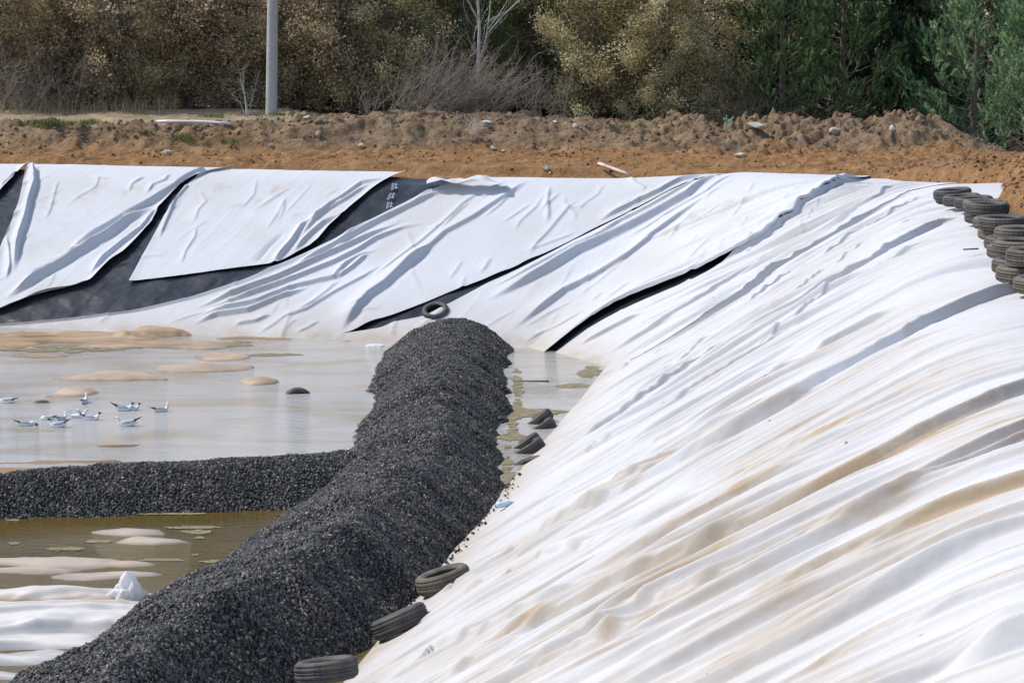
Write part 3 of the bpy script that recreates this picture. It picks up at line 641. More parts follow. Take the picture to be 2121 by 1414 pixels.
def streaks(k, lo=0., hi=1.):
    def f(X, Y, d):
        q = X * .174 + Y * .985; l = X * .985 - Y * .174
        return k * (sstep(.05, .8, noise(q / .35, l / 3.5, 91)) + .8 * sstep(.2, .8, noise(q / .9, l / 5, 92))) * (.25 + 1.3 * sstep(-.2, .6, noise(q / .07, l / 1.6, 93)))
    return f
def patches(pts, k=.45):
    C_ = [(onto(a, b), r) for a, b, r in pts]
    def f(X, Y, d):
        s = np.zeros_like(X)
        for c, r in C_:
            q = ((X - c.x) * .9 + (Y - c.y) * .4) / r; l = (-(X - c.x) * .4 + (Y - c.y) * .9) / (r * .55)
            s += k * np.exp(-(q * q + l * l)) * sstep(-.1, .5, fbm(X * 5, Y * 5, 3, 95))
        return s
    return f
GRP = 'white geotextile sheets on the slopes'
def gs(o, label): return tag(o, label, 'geotextile sheet', GRP)
T1 = extR(smoothR(trace(S1b), 30, 3)); T2 = extR(smoothR(trace(S2))); P3_ = trace(S3); P3_ = np.vstack([P3_[0] + (P3_[0] - P3_[2]) / np.hypot(*(P3_[0] - P3_[2])) * 1.3, P3_]) if S3[0][0] > 2105 else P3_; T3 = extR(smoothR(P3_)); P4 = trace(S4); P4 = smoothR(np.vstack([P4[0] + (P4[0] - P4[2]) / np.hypot(*(P4[0] - P4[2])) * 1.3, P4])); T4 = extR(P4); T5 = extR(smoothR(trace(S5), 30, 3)); T6 = extR(smoothR(trace(S6), 30, 2))
T7 = T6 + np.array([-.5, -4.5]); T7[0] = T6[0] + np.array([-.6, -6.]); 
def over(P, k=.05): return P + np.array([.0, -k])
gs(sheet('geotextile_sheet', T2, T1, 'R', .05, None, du=.014, amp=.8), 'white sheet on the far corner just below the deep black gap')
gs(sheet('geotextile_sheet', T3 - [0, .04], T2 + [.0, .06], 'R', .0420, None, du=.013, stain=streaks(.04)), 'clean white sheet filling the middle of the right slope below the rows of tyres')
gs(sheet('geotextile_sheet', T4 - [0, .04], T3 + [.0, .06], 'R', .0392, None, du=.011, stain=streaks(.10)), 'white sheet with faint tan streaks above the large brown-stained fold')
gs(sheet('geotextile_sheet', T7, T4 + [.0, .06], 'R', .0364, None, du=.009, stain=streaks(.36)), 'brown-streaked white sheet filling the lower right corner below the large brown-stained fold')
# far slope
EL = [(1530, 366), (1440, 383), (1376, 409), (1235, 483), (1175, 513), (1124, 540), (1068, 568), (1000, 599), (930, 637), (880, 662), (815, 675), (790, 687), (725, 697)]
eL = extend(trace(EL), .35, .9); eR = extend(smoothR(trace(S1), 30, 3), .6, .8)
gs(sheet('geotextile_sheet', eL, eR, 'F', .095, None, du=.022, dv=.05, amp=.45, stain=patches([(1520, 425, .5), (1440, 460, .5), (1385, 490, .4), (1550, 430, .3)])), 'white sheet with a bundled ridge between the narrow black strip and the deep black gap')
DLp = [(985, 377), (900, 398), (790, 456), (700, 503), (640, 530), (600, 547), (500, 590), (400, 623), (280, 650), (140, 668), (0, 680), (-120, 686)]
DRp = [(1500, 366), (1430, 378), (1376, 402), (1232, 476), (1175, 506), (1127, 529), (1093, 541), (1068, 556), (1028, 570), (1000, 583), (930, 609), (874, 633), (805, 659), (765, 669), (729, 690), (689, 699)]
dL = extend(trace(DLp), .25, .8); dR = extend(trace(DRp), .3, .8)
gs(sheet('geotextile_sheet', dL, dR, 'F', .05, None, du=.026, dv=.05, amp=.35, lipL=.05, stain=patches([(900, 400, .5), (560, 610, .6), (460, 640, .6)], .4)), 'large creased white sheet sweeping down to the pond left of the narrow black strip')
CLp = [(420, 362), (387, 386), (341, 452), (310, 508), (267, 587)]
CRp = [(824, 368), (765, 402), (735, 430), (679, 478), (659, 505), (640, 521), (603, 538), (575, 548)]
gs(sheet('geotextile_sheet', extend(trace(CLp), .3, .0), extend(trace(CRp), .3, .0), 'F', .05, None, du=.026, dv=.045, amp=.35, lipL=.02, lipR=.08, stain=patches([(440, 400, .5), (520, 425, .5), (600, 450, .4), (560, 400, .4), (640, 540, .3)], .45)), 'white sheet with a straight torn lower edge between two wedges of black liner')
BLp = [(57, 350), (40, 420), (22, 470), (0, 520), (-30, 600), (-60, 655)]
BRp = [(470, 356), (425, 364), (382, 386), (356, 405), (328, 441), (315, 466), (287, 497), (254, 535), (229, 550), (186, 591), (153, 601), (76, 619), (8, 645)]
gs(sheet('geotextile_sheet', extend(trace(BLp), .3, .0), extend(trace(BRp), .25, .1), 'F', .055, None, du=.026, dv=.045, amp=.35, lipL=.04, lipR=.10, stain=patches([(120, 430, .45), (200, 400, .5), (150, 460, .4), (270, 400, .4), (60, 380, .2)], .5)), 'white sheet with a thick rolled hem hanging diagonally at the left')
ALp = [(-160, 350), (-160, 420), (-170, 480)]
ARp = [(50, 350), (25, 378), (0, 404), (-40, 440), (-100, 480)]
gs(sheet('geotextile_sheet', extend(trace(ALp), .3, 0), extend(trace(ARp), .3, .0), 'F', .05, None, du=.03, dv=.05, amp=.3, lipR=.08), 'small corner of white sheet at the far left edge above bare black liner')
# liner
lL = extend(trace([(-420, 348), (-440, 700)]), .3, .8); lR = extend(trace([(1870, 370), (1800, 385), (1700, 432), (1500, 556), (1300, 672), (1190, 724)]), .3, .6)
def liner():
    nv = 190; A = resample(lL, nv); B = resample(lR, nv); nu = 620; u = np.linspace(0, 1, nu)[:, None]
    X = A[None, :, 0] * (1 - u) + B[None, :, 0] * u; Y = A[None, :, 1] * (1 - u) + B[None, :, 1] * u
    Zz = base_h(X, Y) - .012 - .03 * sstep(1, 0, dist_out(X, Y)) + .022 * fbm(X / .8, Y / .9, 2, 101) + .012 * (1 - np.abs(noise((X * .83 - Y * .55) / .45, (X * .55 + Y * .83) / 2, 102))) ** 2
    o = mesh_np('liner_membrane', np.stack([X, Y, Zz], -1).reshape(-1, 3), grid_faces(nu, nv), M_LINER)
    return tag(o, 'glossy black plastic liner showing between the white sheets on the far slope', 'liner')
lin = liner()
# the white printing on the liner: two rows of short strokes that run down the slope
def printing(only):
    bm = bmesh.new()
    def bar(a, b, c_, d_):   # px quad corners
        vs = []
        for p in (a, b, c_, d_):
            q = onto(*p, .055); vs.append(bm.verts.new((q.x, q.y, q.z)))
        bm.faces.new(vs)
    def zq(x, y): return (760 + x / 14.14, 360 + y / 14.14)
    def stroke(x0, y0, x1, y1, wdt=22):
        dx, dy = x1 - x0, y1 - y0; L = math.hypot(dx, dy); nx, ny = -dy / L * wdt / 2, dx / L * wdt / 2
        bar(zq(x0 + nx, y0 + ny), zq(x0 - nx, y0 - ny), zq(x1 - nx, y1 - ny), zq(x1 + nx, y1 + ny))
    for gx0, gy0, sl in ((770, 290, -.12), (700, 575, -.42), (630, 840, -.22), (520, 1150, -.4))[only:only + 1]:
        n = 4 if gy0 < 1100 else 2
        for k in range(n):
            x = gx0 + sl * k * 50; y = gy0 + k * 50
            stroke(x - 30, y, x + 34, y, 18); stroke(x - 30, y + 2, x - 30 + sl * 30, y + 36, 16)
            if k % 2 == 0: stroke(x + 30, y, x + 30 + sl * 26, y + 34, 16)
            else: stroke(x, y, x + sl * 20, y + 32, 14)
        x = gx0 + 88; L = 120 if n == 4 else 60
        stroke(x, gy0 - 20, x + sl * L, gy0 + L, 28)
        if n == 4: stroke(x + sl * L - 30, gy0 + L + 14, x + sl * L + 60, gy0 + L - 6, 26); stroke(x + 20, gy0 + 10, x + 40, gy0 + 40, 14)
    me = bpy.data.meshes.new('printing'); bm.to_mesh(me); bm.free(); me.materials.append(M_INK)
    o = bpy.data.objects.new('printing', me); C.objects.link(o); o.parent = lin; return o
for k_ in range(4): printing(k_)

# ---------------- gravel berms ----------------
def gravel_mat():
    m, n, l, o = new_mat('dark_gravel')
    oi = N(n, 'ShaderNodeObjectInfo'); r = ramp(n, [(0, (.016, .017, .019)), (.45, (.048, .049, .051)), (.8, (.095, .092, .088)), (.94, (.17, .15, .125)), (1, (.34, .27, .19))])
    l.new(oi.outputs['Random'], r.inputs[0])
    ge = N(n, 'ShaderNodeNewGeometry'); dn = N(n, 'ShaderNodeTexNoise'); dn.inputs['Scale'].default_value = 1.3; dn.inputs['Detail'].default_value = 5; dn.inputs['Roughness'].default_value = .7; l.new(ge.outputs['Position'], dn.inputs['Vector'])
    dr = ramp(n, [(.60, (0, 0, 0)), (.70, (1, 1, 1))]); l.new(dn.outputs['Fac'], dr.inputs[0]); dm = N(n, 'ShaderNodeMix', data_type='RGBA'); dm.inputs[7].default_value = (.15, .095, .055, 1); l.new(dr.outputs[0], dm.inputs[0]); l.new(r.outputs[0], dm.inputs[6])
    b = N(n, 'ShaderNodeBsdfPrincipled'); b.inputs['Roughness'].default_value = .62; b.inputs['Specular IOR Level'].default_value = .4; l.new(dm.outputs[2], b.inputs['Base Color']); l.new(b.outputs[0], o.inputs[0]); return m
M_GRAV = gravel_mat()
M_GBASE = simple('gravel_base', (.012, .012, .013), .95, .3, 30, .02)
def stones(o, density, rad, seed):
    g = bpy.data.node_groups.new('gravel_stones', 'GeometryNodeTree')
    g.interface.new_socket('Geometry', in_out='INPUT', socket_type='NodeSocketGeometry'); g.interface.new_socket('Geometry', in_out='OUTPUT', socket_type='NodeSocketGeometry')
    n = g.nodes; l = g.links
    gi = n.new('NodeGroupInput'); go = n.new('NodeGroupOutput')
    dp = n.new('GeometryNodeDistributePointsOnFaces'); dp.inputs['Density'].default_value = density; dp.inputs['Seed'].default_value = seed
    ic = n.new('GeometryNodeMeshIcoSphere'); ic.inputs['Radius'].default_value = rad; ic.inputs['Subdivisions'].default_value = 1
    sm = n.new('GeometryNodeSetMaterial'); sm.inputs['Material'].default_value = M_GRAV
    ip = n.new('GeometryNodeInstanceOnPoints')
    rr = n.new('FunctionNodeRandomValue'); rr.data_type = 'FLOAT_VECTOR'; rr.inputs[0].default_value = (0, 0, 0); rr.inputs[1].default_value = (6.28, 6.28, 6.28)
    rs = n.new('FunctionNodeRandomValue'); rs.data_type = 'FLOAT_VECTOR'; rs.inputs[0].default_value = (.35, .35, .3); rs.inputs[1].default_value = (1.75, 1.45, 1.2); rs.inputs['Seed'].default_value = 5
    jn = n.new('GeometryNodeJoinGeometry')
    l.new(gi.outputs[0], dp.inputs[0]); l.new(dp.outputs['Points'], ip.inputs['Points']); l.new(ic.outputs['Mesh'], sm.inputs['Geometry']); l.new(sm.outputs[0], ip.inputs['Instance'])
    l.new(rr.outputs[0], ip.inputs['Rotation']); l.new(rs.outputs[0], ip.inputs['Scale'])
    l.new(ip.outputs[0], jn.inputs[0]); l.new(gi.outputs[0], jn.inputs[0]); l.new(jn.outputs[0], go.inputs[0])
    md = o.modifiers.new('stones', 'NODES'); md.node_group = g
LE = [(860, 712), (800, 722), (798, 745), (768, 783), (772, 850), (727, 905), (722, 940), (650, 1005), (595, 1060), (520, 1130), (420, 1190), (300, 1258), (190, 1330), (60, 1412), (-60, 1490), (-250, 1600)]
RE = [(1020, 712), (1066, 720), (1046, 760), (1058, 850), (1028, 905), (1046, 975), (1042, 1045), (1000, 1085), (955, 1135), (880, 1225), (795, 1300), (748, 1345), (630, 1400), (500, 1470), (400, 1600)]
le = np.array([atz(a, b)[:2] for a, b in LE])[::-1]; re_ = np.array([atz(a, b)[:2] for a, b in RE])[::-1]
def berm_main():
    ys = np.arange(17.0, 43.9, .06); u = np.linspace(0, 1, 90)[:, None]
    xl = np.interp(ys, le[:, 1], le[:, 0]); xr = np.interp(ys, re_[:, 1], re_[:, 0])
    capT = np.sqrt(np.clip(1 - np.clip((ys - 42.4) / 1.35, 0, 1) ** 2, 0, 1))
    mid = (xl + xr) / 2
    xl = mid + (xl - mid) * (.25 + .75 * capT) - .12 + .09 * noise(ys * 2, 0, 111) + .04 * noise(ys * 6, 0, 115); xr = mid + (xr - mid) * (.25 + .75 * capT) + .10 + .08 * noise(ys * 2, 9, 112) + .04 * noise(ys * 6, 9, 116)
    X = xl[None] * (1 - u) + xr[None] * u; Y = np.broadcast_to(ys[None], X.shape).copy()
    fr = np.interp(ys, [17, 24, 30, 36, 44], [.70, .68, .64, .55, .5])[None]
    H = np.interp(ys, [17, 23, 30, 38, 44], [.95, .90, .78, .74, .76])[None] * capT[None]
    a = np.clip(u / fr, 0, 1); b = np.clip((1 - u) / (1 - fr), 0, 1)
    far_ = sstep(32, 40, Y); t = smin(1 - (1 - a) ** 1.6, 1 - (1 - b) ** (1.08 + .4 * far_), .16 + .2 * far_) * (1 + .06 * far_) 
    Zz = -.12 + (H + .12) * np.clip(t, 0, 1.1) + .085 * fbm(X / .8, Y / .8, 4, 113) * np.clip(t * 3, 0, 1) + .012 * fbm(X / .12, Y / .12, 2, 114)
    o = mesh_np('gravel_berm', np.stack([X, Y, Zz], -1).reshape(-1, 3), grid_faces(90, len(ys)), M_GBASE)
    stones(o, 1150, .0225, 3)
    return tag(o, 'long ridge of dark gravel running from the near corner to the far slope', 'gravel', None, 'stuff')
berm_main()
def berm_cross():
    ctr_f = [(-320, 1082), (0, 1075), (300, 1068), (600, 1056), (700, 1050)]
    f = np.array([atz(a, b)[:2] for a, b in ctr_f])
    xs = np.arange(-11.5, -2.1, .06); yf = np.interp(xs, f[:, 0], f[:, 1]) - .1 + .05 * noise(xs * 2.5, 0, 121)
    bk = np.array([atz(a, b, .52)[:2] for a, b in [(-320, 985), (0, 980), (200, 966), (400, 958), (560, 950), (700, 938)]])
    yc = np.interp(xs, bk[:, 0], bk[:, 1]); ybk = yc + 1.15
    u = np.linspace(0, 1, 60)[:, None]; fr = ((yc - yf) / (ybk - yf))[None]
    X = np.broadcast_to(xs[None], (60, len(xs))).copy(); Y = yf[None] * (1 - u) + ybk[None] * u
    a = np.clip(u / fr, 0, 1); b = np.clip((1 - u) / (1 - fr), 0, 1); t = smin(1 - (1 - a) ** 1.4, 1 - (1 - b) ** 1.4, .2)
    Zz = -.12 + .68 * np.clip(t, 0, 1.1) + .04 * fbm(X / .8, Y / .8, 3, 122) * np.clip(t * 3, 0, 1) + .012 * fbm(X / .12, Y / .12, 2, 123)
    o = mesh_np('gravel_berm', np.stack([X, Y, Zz], -1).reshape(-1, 3), grid_faces(60, len(xs)), M_GBASE)
    stones(o, 1150, .0225, 4)
    return tag(o, 'short cross ridge of dark gravel between the two pools at the left', 'gravel', None, 'stuff')
berm_cross()

# ---------------- tyres ----------------
def tyre_meshes():
    """tread ring and one sidewall as meshes, axis along z, centre of width at 0"""
    n = 108; Ro, Wd = .31, .195
    prof = [(Ro - .035, -.5), (Ro - .014, -.43), (Ro - .004, -.33), (Ro - .010, -.315), (Ro - .010, -.285), (Ro, -.27), (Ro, -.10), (Ro - .010, -.085), (Ro - .010, -.055), (Ro, -.04),
            (Ro, .04), (Ro - .010, .055), (Ro - .010, .085), (Ro, .10), (Ro, .27), (Ro - .010, .285), (Ro - .010, .315), (Ro - .004, .33), (Ro - .014, .43), (Ro - .035, .5)]
    V = []
    for i in range(n):
        a = 2 * math.pi * i / n; grv = (i % 3 == 0)
        for j, (r, z) in enumerate(prof):
            rr = r - (.007 if grv and (j not in (0, 19)) else 0)
            aa = a + .05 * z * (1 if z > 0 else -1) * 1.2
            V.append((rr * math.cos(aa), rr * math.sin(aa), z * Wd))
    m = len(prof); F = [(i * m + j, ((i + 1) % n) * m + j, ((i + 1) % n) * m + j + 1, i * m + j + 1) for i in range(n) for j in range(m - 1)]
    tread = (np.array(V), np.array(F))
    sp = [(Ro - .035, .5), (.27, .53), (.245, .52), (.243, .525), (.225, .50), (.205, .43), (.196, .40), (.190, .36), (.192, .30), (.215, .34), (.25, .44), (.272, .40), (.278, .0)]
    V2 = []; n2 = 64
    for i in range(n2):
        a = 2 * math.pi * i / n2
        for r, z in sp: V2.append((r * math.cos(a), r * math.sin(a), z * Wd))
    m2 = len(sp); F2 = [(i * m2 + j, ((i + 1) % n2) * m2 + j, ((i + 1) % n2) * m2 + j + 1, i * m2 + j + 1) for i in range(n2) for j in range(m2 - 1)]
    return tread, (np.array(V2), np.array(F2))
TT, TS = tyre_meshes()
_tm = {}
def tyre_data(mat):
    if mat.name not in _tm:
        a = mesh_np('tread', TT[0], TT[1], mat, smooth=False); b = mesh_np('sidewall', TS[0], TS[1], mat)
        _tm[mat.name] = (a.data, b.data); bpy.data.objects.remove(a); bpy.data.objects.remove(b)
    return _tm[mat.name]
def tyre(loc, axis, label, group, mat=M_RUB, scale=1., spin=0., wide=1.):
    t = empty('tyre', loc); q = Vector(axis).normalized().to_track_quat('Z', 'Y'); t.rotation_euler = (q.to_matrix() @ Matrix.Rotation(spin, 3, 'Z')).to_euler(); t.scale = (scale, scale, scale * wide)
    a, b = tyre_data(mat)
    for nm, dt, rx in (('tread', a, 0), ('sidewall', b, 0), ('sidewall', b, math.pi)):
        o = bpy.data.objects.new(nm, dt); C.objects.link(o); o.parent = t; o.rotation_euler = (rx, 0, 0)
    return tag(t, label, 'tyre', group)
G1 = 'worn tyres weighing down the top edge of the sheets'
Z8 = (1900, 350, 5.236)
ROW = [ # zoom x of left edge, bottom y of left end, tilt deg (right side up), lift (stack), dusty, label
    (215, 388, 9, 0, 0, 'tyre half hidden under the farthest tyre of the row'),
    (190, 350, 10, .10, 0, 'farthest and leftmost tyre of the row along the top of the sheets'),
    (290, 412, 9, .03, 0, 'slanting grey tyre just in front of the farthest pair in the row'),
    (415, 435, 8, .04, 0, 'dark tyre leaning on the grey one, fourth from the far end of the row'),
    (510, 458, 3, .10, 1, 'pale dusty tyre lying on the first stack of the row, behind the dark topmost one'),
    (532, 590, 1, 0, 0, 'dark blue-grey tyre at the bottom of the first stack in the row'),
    (545, 495, 1, .205, 0, 'dark tyre lying on top of the first stack beside the soil'),
    (622, 652, 2, .02, 1, 'tan-edged tyre half hidden behind the second stack'),
    (680, 768, 1, 0, 1, 'brownish tyre at the bottom of the second stack'),
    (675, 662, 2, .2, 0, 'tyre on top of the second stack with its hollow showing'),
    (750, 882, 2, 0, 1, 'dusty tyre behind the third stack, its rounded left side showing'),
    (860, 790, 2, .32, 1, 'thin-looking dusty tyre lying at the back of the third stack, highest there'),
    (780, 972, 2, .02, 1, 'tan tyre in front of the third stack with vertical tread blocks'),
    (836, 1138, 0, .02, 0, 'dark bluish tyre at the bottom of the fourth stack'),
    (838, 935, 2, .22, 1, 'ribbed tyre on top of the fourth stack near the right edge'),
    (990, 1040, 2, .34, 1, 'tyre with notched shoulder showing behind the large nearest tyre'),
    (880, 1232, -1, .03, 1, 'large dusty tyre with deep tread blocks, nearest whole tyre of the row'),
    (1070, 1352, 2, 0, 1, 'tyre cut off by the right edge, lowest in the row')]
for i, (zx, zy, tl, lift, dusty, lb) in enumerate(ROW):
    px = Z8[0] + zx / Z8[2]; py = Z8[1] + zy / Z8[2]
    zg = 3.86
    dr = ray(px, py); t = (zg + lift * .78 - CAM_H) / dr.z; x = dr.x * t; y = dr.y * t
    sc = [1.0, 1.03, 1.02, 1.02, 1.0, 1.06, 1.04, 1.0, 1.06, 1.06, 1.02, 1.02, 1.02, 1.04, 1.04, 1.0, 1.06, 1.0][i]
    a = R(tl * .6); rr = .31 * sc
    lx = x + rr * math.cos(a); ly = y + .12
    lift_ = lift * .78; zz = zg + lift_ + .08 * sc + rr * math.sin(a)
    tyre((lx, ly, zz), (-math.sin(a), -.02, math.cos(a)), lb, G1, M_RUBD if dusty else M_RUB, sc, i * 1.3, .80)
G2 = 'tyres lying loose at the foot of the slopes'
def slope_tyre(px, py, up, lb, mat, tilt=(0, 0, 0), sc=1., spin=0, dz=0):
    p = onto(px, py, up); n = normal_at(p.x, p.y) + Vector(tilt)
    tyre((p.x, p.y, p.z + dz), n, lb, G2, mat, sc, spin)
slope_tyre(902, 646, .08, 'black tyre with open centre lying above the far tip of the gravel ridge', M_RUB, (0, 0, 0), 1.0)
slope_tyre(918, 1200, .10, 'tan dusty tyre with its dark hollow showing at the foot of the near slope', M_RUBD, (.22, -.02, .1), 1.05)
slope_tyre(828, 1286, .10, 'black tyre leaning away on its side in a fold between gravel and sheet', M_RUB, (.12, .10, 0), 1.05, 1)
slope_tyre(676, 1386, .42, 'black tyre lying flat at the bottom of the picture where gravel meets sheet', M_RUB, (.35, .16, .4), 1.0, 2)
G3 = 'tyres standing in the water'
def water_tyre(px, py, z, ax, lb, mat=M_RUB, sc=1.):
    p = atz(px, py, 0); tyre((p.x, p.y, z), ax, lb, G3, mat, sc, px)
water_tyre(1113, 872, -.02, (-.60, .1, .8), 'farther tyre of the far half-sunken pair in the narrow channel')
water_tyre(1117, 882, -.07, (-.52, .1, .9), 'nearer tyre of the far half-sunken pair in the narrow channel', M_RUB)
water_tyre(1086, 922, -.02, (-.56, .1, .8), 'farther tyre of the middle pair in the narrow channel')
water_tyre(1092, 932, -.01, (-.50, .08, .85), 'nearer tyre of the middle pair in the narrow channel, tread wet and dark', M_RUB)
water_tyre(1096, 966, -.03, (-.34, -.08, .95), 'single tilted tyre nearest the camera in the narrow channel')
water_tyre(617, 814, -.20, (.2, -1, .1), 'dark hump of a sunken tyre rising from the open water left of the gravel')
water_tyre(86, 833, -.27, (.1, -1, .1), 'low dark back of a sunken tyre beside the gulls at the left')

# ---------------- gulls ----------------
def loft(path, radii, nseg=12):
    P = [Vector(p) for p in path]; V = []; 
    for i, p in enumerate(P):
        t = (P[min(i + 1, len(P) - 1)] - P[max(i - 1, 0)]).normalized(); s = Vector((0, 1, 0)); up = s.cross(t) * -1
        if up.length < .1: up = Vector((0, 0, 1))
        up.normalize(); rw, rh = radii[i]
        for k in range(nseg):
            a = 2 * math.pi * k / nseg; V.append(p + s * (rw * math.cos(a)) + up * (rh * math.sin(a)))
    F = [(i * nseg + k, i * nseg + (k + 1) % nseg, (i + 1) * nseg + (k + 1) % nseg, (i + 1) * nseg + k) for i in range(len(P) - 1) for k in range(nseg)]
    n0 = len(V); V.append(P[0]); V.append(P[-1]); 
    for k in range(nseg): F.append((n0, (k + 1) % nseg, k, k)); F.append((n0 + 1, (len(P) - 1) * nseg + k, (len(P) - 1) * nseg + (k + 1) % nseg, (len(P) - 1) * nseg + (k + 1) % nseg))
    return V, F
def bm_obj(name, V, F, mats, parent, midx=None, smooth=True, sub=1):
    bm = bmesh.new(); vs = [bm.verts.new(v) for v in V]; fm = []
    for i, f in enumerate(F):
        f2 = list(dict.fromkeys(f))
        try:
            fc = bm.faces.new([vs[k] for k in f2]); fc.smooth = smooth; fc.material_index = midx[i] if midx else 0
        except ValueError: pass
    bmesh.ops.recalc_face_normals(bm, faces=bm.faces)
    me = bpy.data.meshes.new(name); bm.to_mesh(me); bm.free()
    for m in mats: me.materials.append(m)
    o = bpy.data.objects.new(name, me); C.objects.link(o)
    if parent: o.parent = parent
    if sub: md = o.modifiers.new('sub', 'SUBSURF'); md.levels = sub; md.render_levels = sub
    return o
def gull(px, py, head, pose, label, hood=True, yaw=0., sc=1.):
    """head: +1 faces right in the photo, -1 left; pose: up, down, tail, dip, back, wings"""
    p = atz(px, py, 0); g = empty('gull', (p.x, p.y, 0), (0, 0, yaw if head > 0 else math.pi - yaw)); g.scale = (sc,) * 3
    tail = .035 if pose == 'tail' else 0.
    body = [(-.20, 0, .055 + tail), (-.15, 0, .045 + tail * .6), (-.09, 0, .03), (0, 0, .02), (.07, 0, .03), (.105, 0, .055)]
    rad = [(.012, .006), (.028, .016), (.05, .04), (.062, .052), (.052, .048), (.036, .036)]
    if pose == 'down': neck = [(.135, 0, .055), (.16, 0, .035), (.175, 0, .012)]; bill = ((.18, 0, .0), (.05, 0, -1))
    elif pose == 'dip': neck = [(.125, 0, .03), (.14, 0, .0), (.15, 0, -.03)]; bill = ((.15, 0, -.04), (.2, 0, -1))
    elif pose == 'tall': neck = [(.11, 0, .10), (.115, 0, .14), (.125, 0, .165)]; bill = ((.148, 0, .165), (1, 0, .1))
    else: neck = [(.118, 0, .085), (.125, 0, .112), (.138, 0, .130)]; bill = ((.162, 0, .128), (1, 0, -.12))
    hd = Vector(neck[-1]); d = (Vector(neck[-1]) - Vector(neck[-2])).normalized()
    if pose in ('down', 'dip'): tip = hd + d * .022
    else: tip = hd + Vector((.022, 0, -.002))
    body += neck + [tuple(tip)]; rad += [(.024, .024), (.022, .023), (.024, .025), (.010, .012)]
    V, F = loft(body, rad); nb = len(body) - 1
    mi = []
    for i in range(len(F)):
        ring = i // 12
        mi.append(1 if hood and ring >= nb - 2 and i < nb * 12 else 0)
    if hood: mi = [1 if i >= nb * 12 and (i - nb * 12) % 2 == 1 else mi[i] for i in range(len(F))]
    bm_obj('body', V, F, [M_GW, M_GK], g, mi)
    b0, bd_ = Vector(bill[0]), Vector(bill[1]).normalized()
    Vb, Fb = loft([b0 - bd_ * .01, b0 + bd_ * .012, b0 + bd_ * .034], [(.006, .007), (.0045, .005), (.001, .001)], 6); bm_obj('bill', Vb, Fb, [M_GB], g)
    if pose == 'wings':
        for s in (1, -1):
            V = []; F = []
            pts = [(.06, .03, .07, .06), (.03, .10, .13, .07), (-.03, .2, .15, .06), (-.12, .30, .10, .03), (-.2, .36, .07, .008)]
            for (x, y, z, c) in pts: V += [(x + c * .4, y * s * .55, z), (x - c, y * s * .55, z - .008), (x - c * .2, y * s * .55, z + .012)]
            for i in range(4):
                for k in range(3): F.append((i * 3 + k, i * 3 + (k + 1) % 3, i * 3 + 3 + (k + 1) % 3, i * 3 + 3 + k))
            bm_obj('wing', V, F, [M_GG, M_GK], g, [0] * 9 + [1] * 3)
    else:
        for s in (1, -1):
            path = [(.075, .036 * s, .045), (.03, .05 * s, .06), (-.05, .046 * s, .062), (-.12, .03 * s, .065 + tail * .5), (-.19, .012 * s, .082 + tail), (-.245, .006 * s, .108 + tail * 1.4)]
            V, F = loft(path, [(.006, .014), (.014, .03), (.014, .03), (.010, .02), (.005, .010), (.001, .002)], 8)
            mi = [1 if (i // 8) >= 3 and i < 40 else 0 for i in range(len(F))]
            bm_obj('wing', V, F, [M_GG if pose != 'white' else M_GW, M_GK], g, mi)
    return tag(g, label, 'gull', 'black-headed gulls swimming in the pond')
gull(13, 834, -1, 'up', 'leftmost gull at the edge of the picture, white body with its dark head turned left', True, .2, 1.05)
gull(175, 834, 1, 'tall', 'upright white gull facing away just below the tan mound', False, 1.45, 1.0)
gull(258, 850, 1, 'tail', 'grey-winged gull with its tail cocked up, left one of the touching pair', True, .1, 1.05)
gull(274, 849, 1, 'up', 'gull with a dark head facing right, right one of the touching pair', True, .0, .95)
gull(335, 852, 1, 'tall', 'gull with its neck stretched up, farthest to the right of the flock', False, .4, .95)
gull(163, 864, 1, 'wings', 'gull with its grey wings raised, bathing among the flock', False, .2, .95)
gull(191, 869, 1, 'up', 'dark-headed gull facing right just in front of the bathing one', True, -.1, 1.0)
gull(98, 869, -1, 'dip', 'white gull with its head under water, left of the raised wings', False, .1, .85)
gull(129, 869, 1, 'tall', 'small pale gull seen behind the dark-headed one that faces left', False, 1.0, .8)
gull(56, 881, 1, 'down', 'gull pecking at the water with its dark head lowered and tail up', True, .1, .95)
gull(119, 884, -1, 'tail', 'dark-headed gull facing left with a raised black wingtip', True, .1, 1.05)
gull(262, 882, -1, 'tail', 'pale-headed gull facing left, nearest the camera on the right of the flock', False, .0, 1.15)

# ---------------- small things on and around the slopes ----------------
def crumple(name, loc, size, mat, seed, label, cat, pts=None, flat=1., parent=None):
    bm = bmesh.new(); bmesh.ops.create_icosphere(bm, subdivisions=4, radius=1)
    r = random.Random(seed); off = [Vector((r.uniform(-1, 1), r.uniform(-1, 1), r.uniform(-1, 1))).normalized() for _ in range(16)]; am = [r.uniform(.1, .5) for _ in range(16)]
    for v in bm.verts:
        d = v.co.normalized(); k = .62
        for o_, a_ in zip(off, am): k += a_ * .22 * abs(math.sin(5 * d.dot(o_) + a_ * 9)) - .03
        co = d * k
        if pts:
            for (q, rad, amt) in pts:
                e = max(0, 1 - (d - Vector(q).normalized()).length / rad); co += Vector(q) * (amt * e ** 1.5)
        v.co = Vector((co.x * size[0], co.y * size[1], max(-.2, co.z) * size[2]))
    me = bpy.data.meshes.new(name); bm.to_mesh(me); bm.free(); me.materials.append(mat)
    o = bpy.data.objects.new(name, me); C.objects.link(o); o.location = loc
    if label: tag(o, label, cat)
    if parent: o.parent = parent
    return o
p = atz(263, 1240, 0)
crumple('plastic_bag', (p.x, p.y, .03), (.17, .14, .19), M_BAG, 3, 'crumpled white plastic bag with a peaked top beside the gravel in the near pool', 'plastic bag', [((.1, 0, 1), .9, .75), ((-1, 0, .05), .6, .8), ((1, .1, .15), .7, .6)])
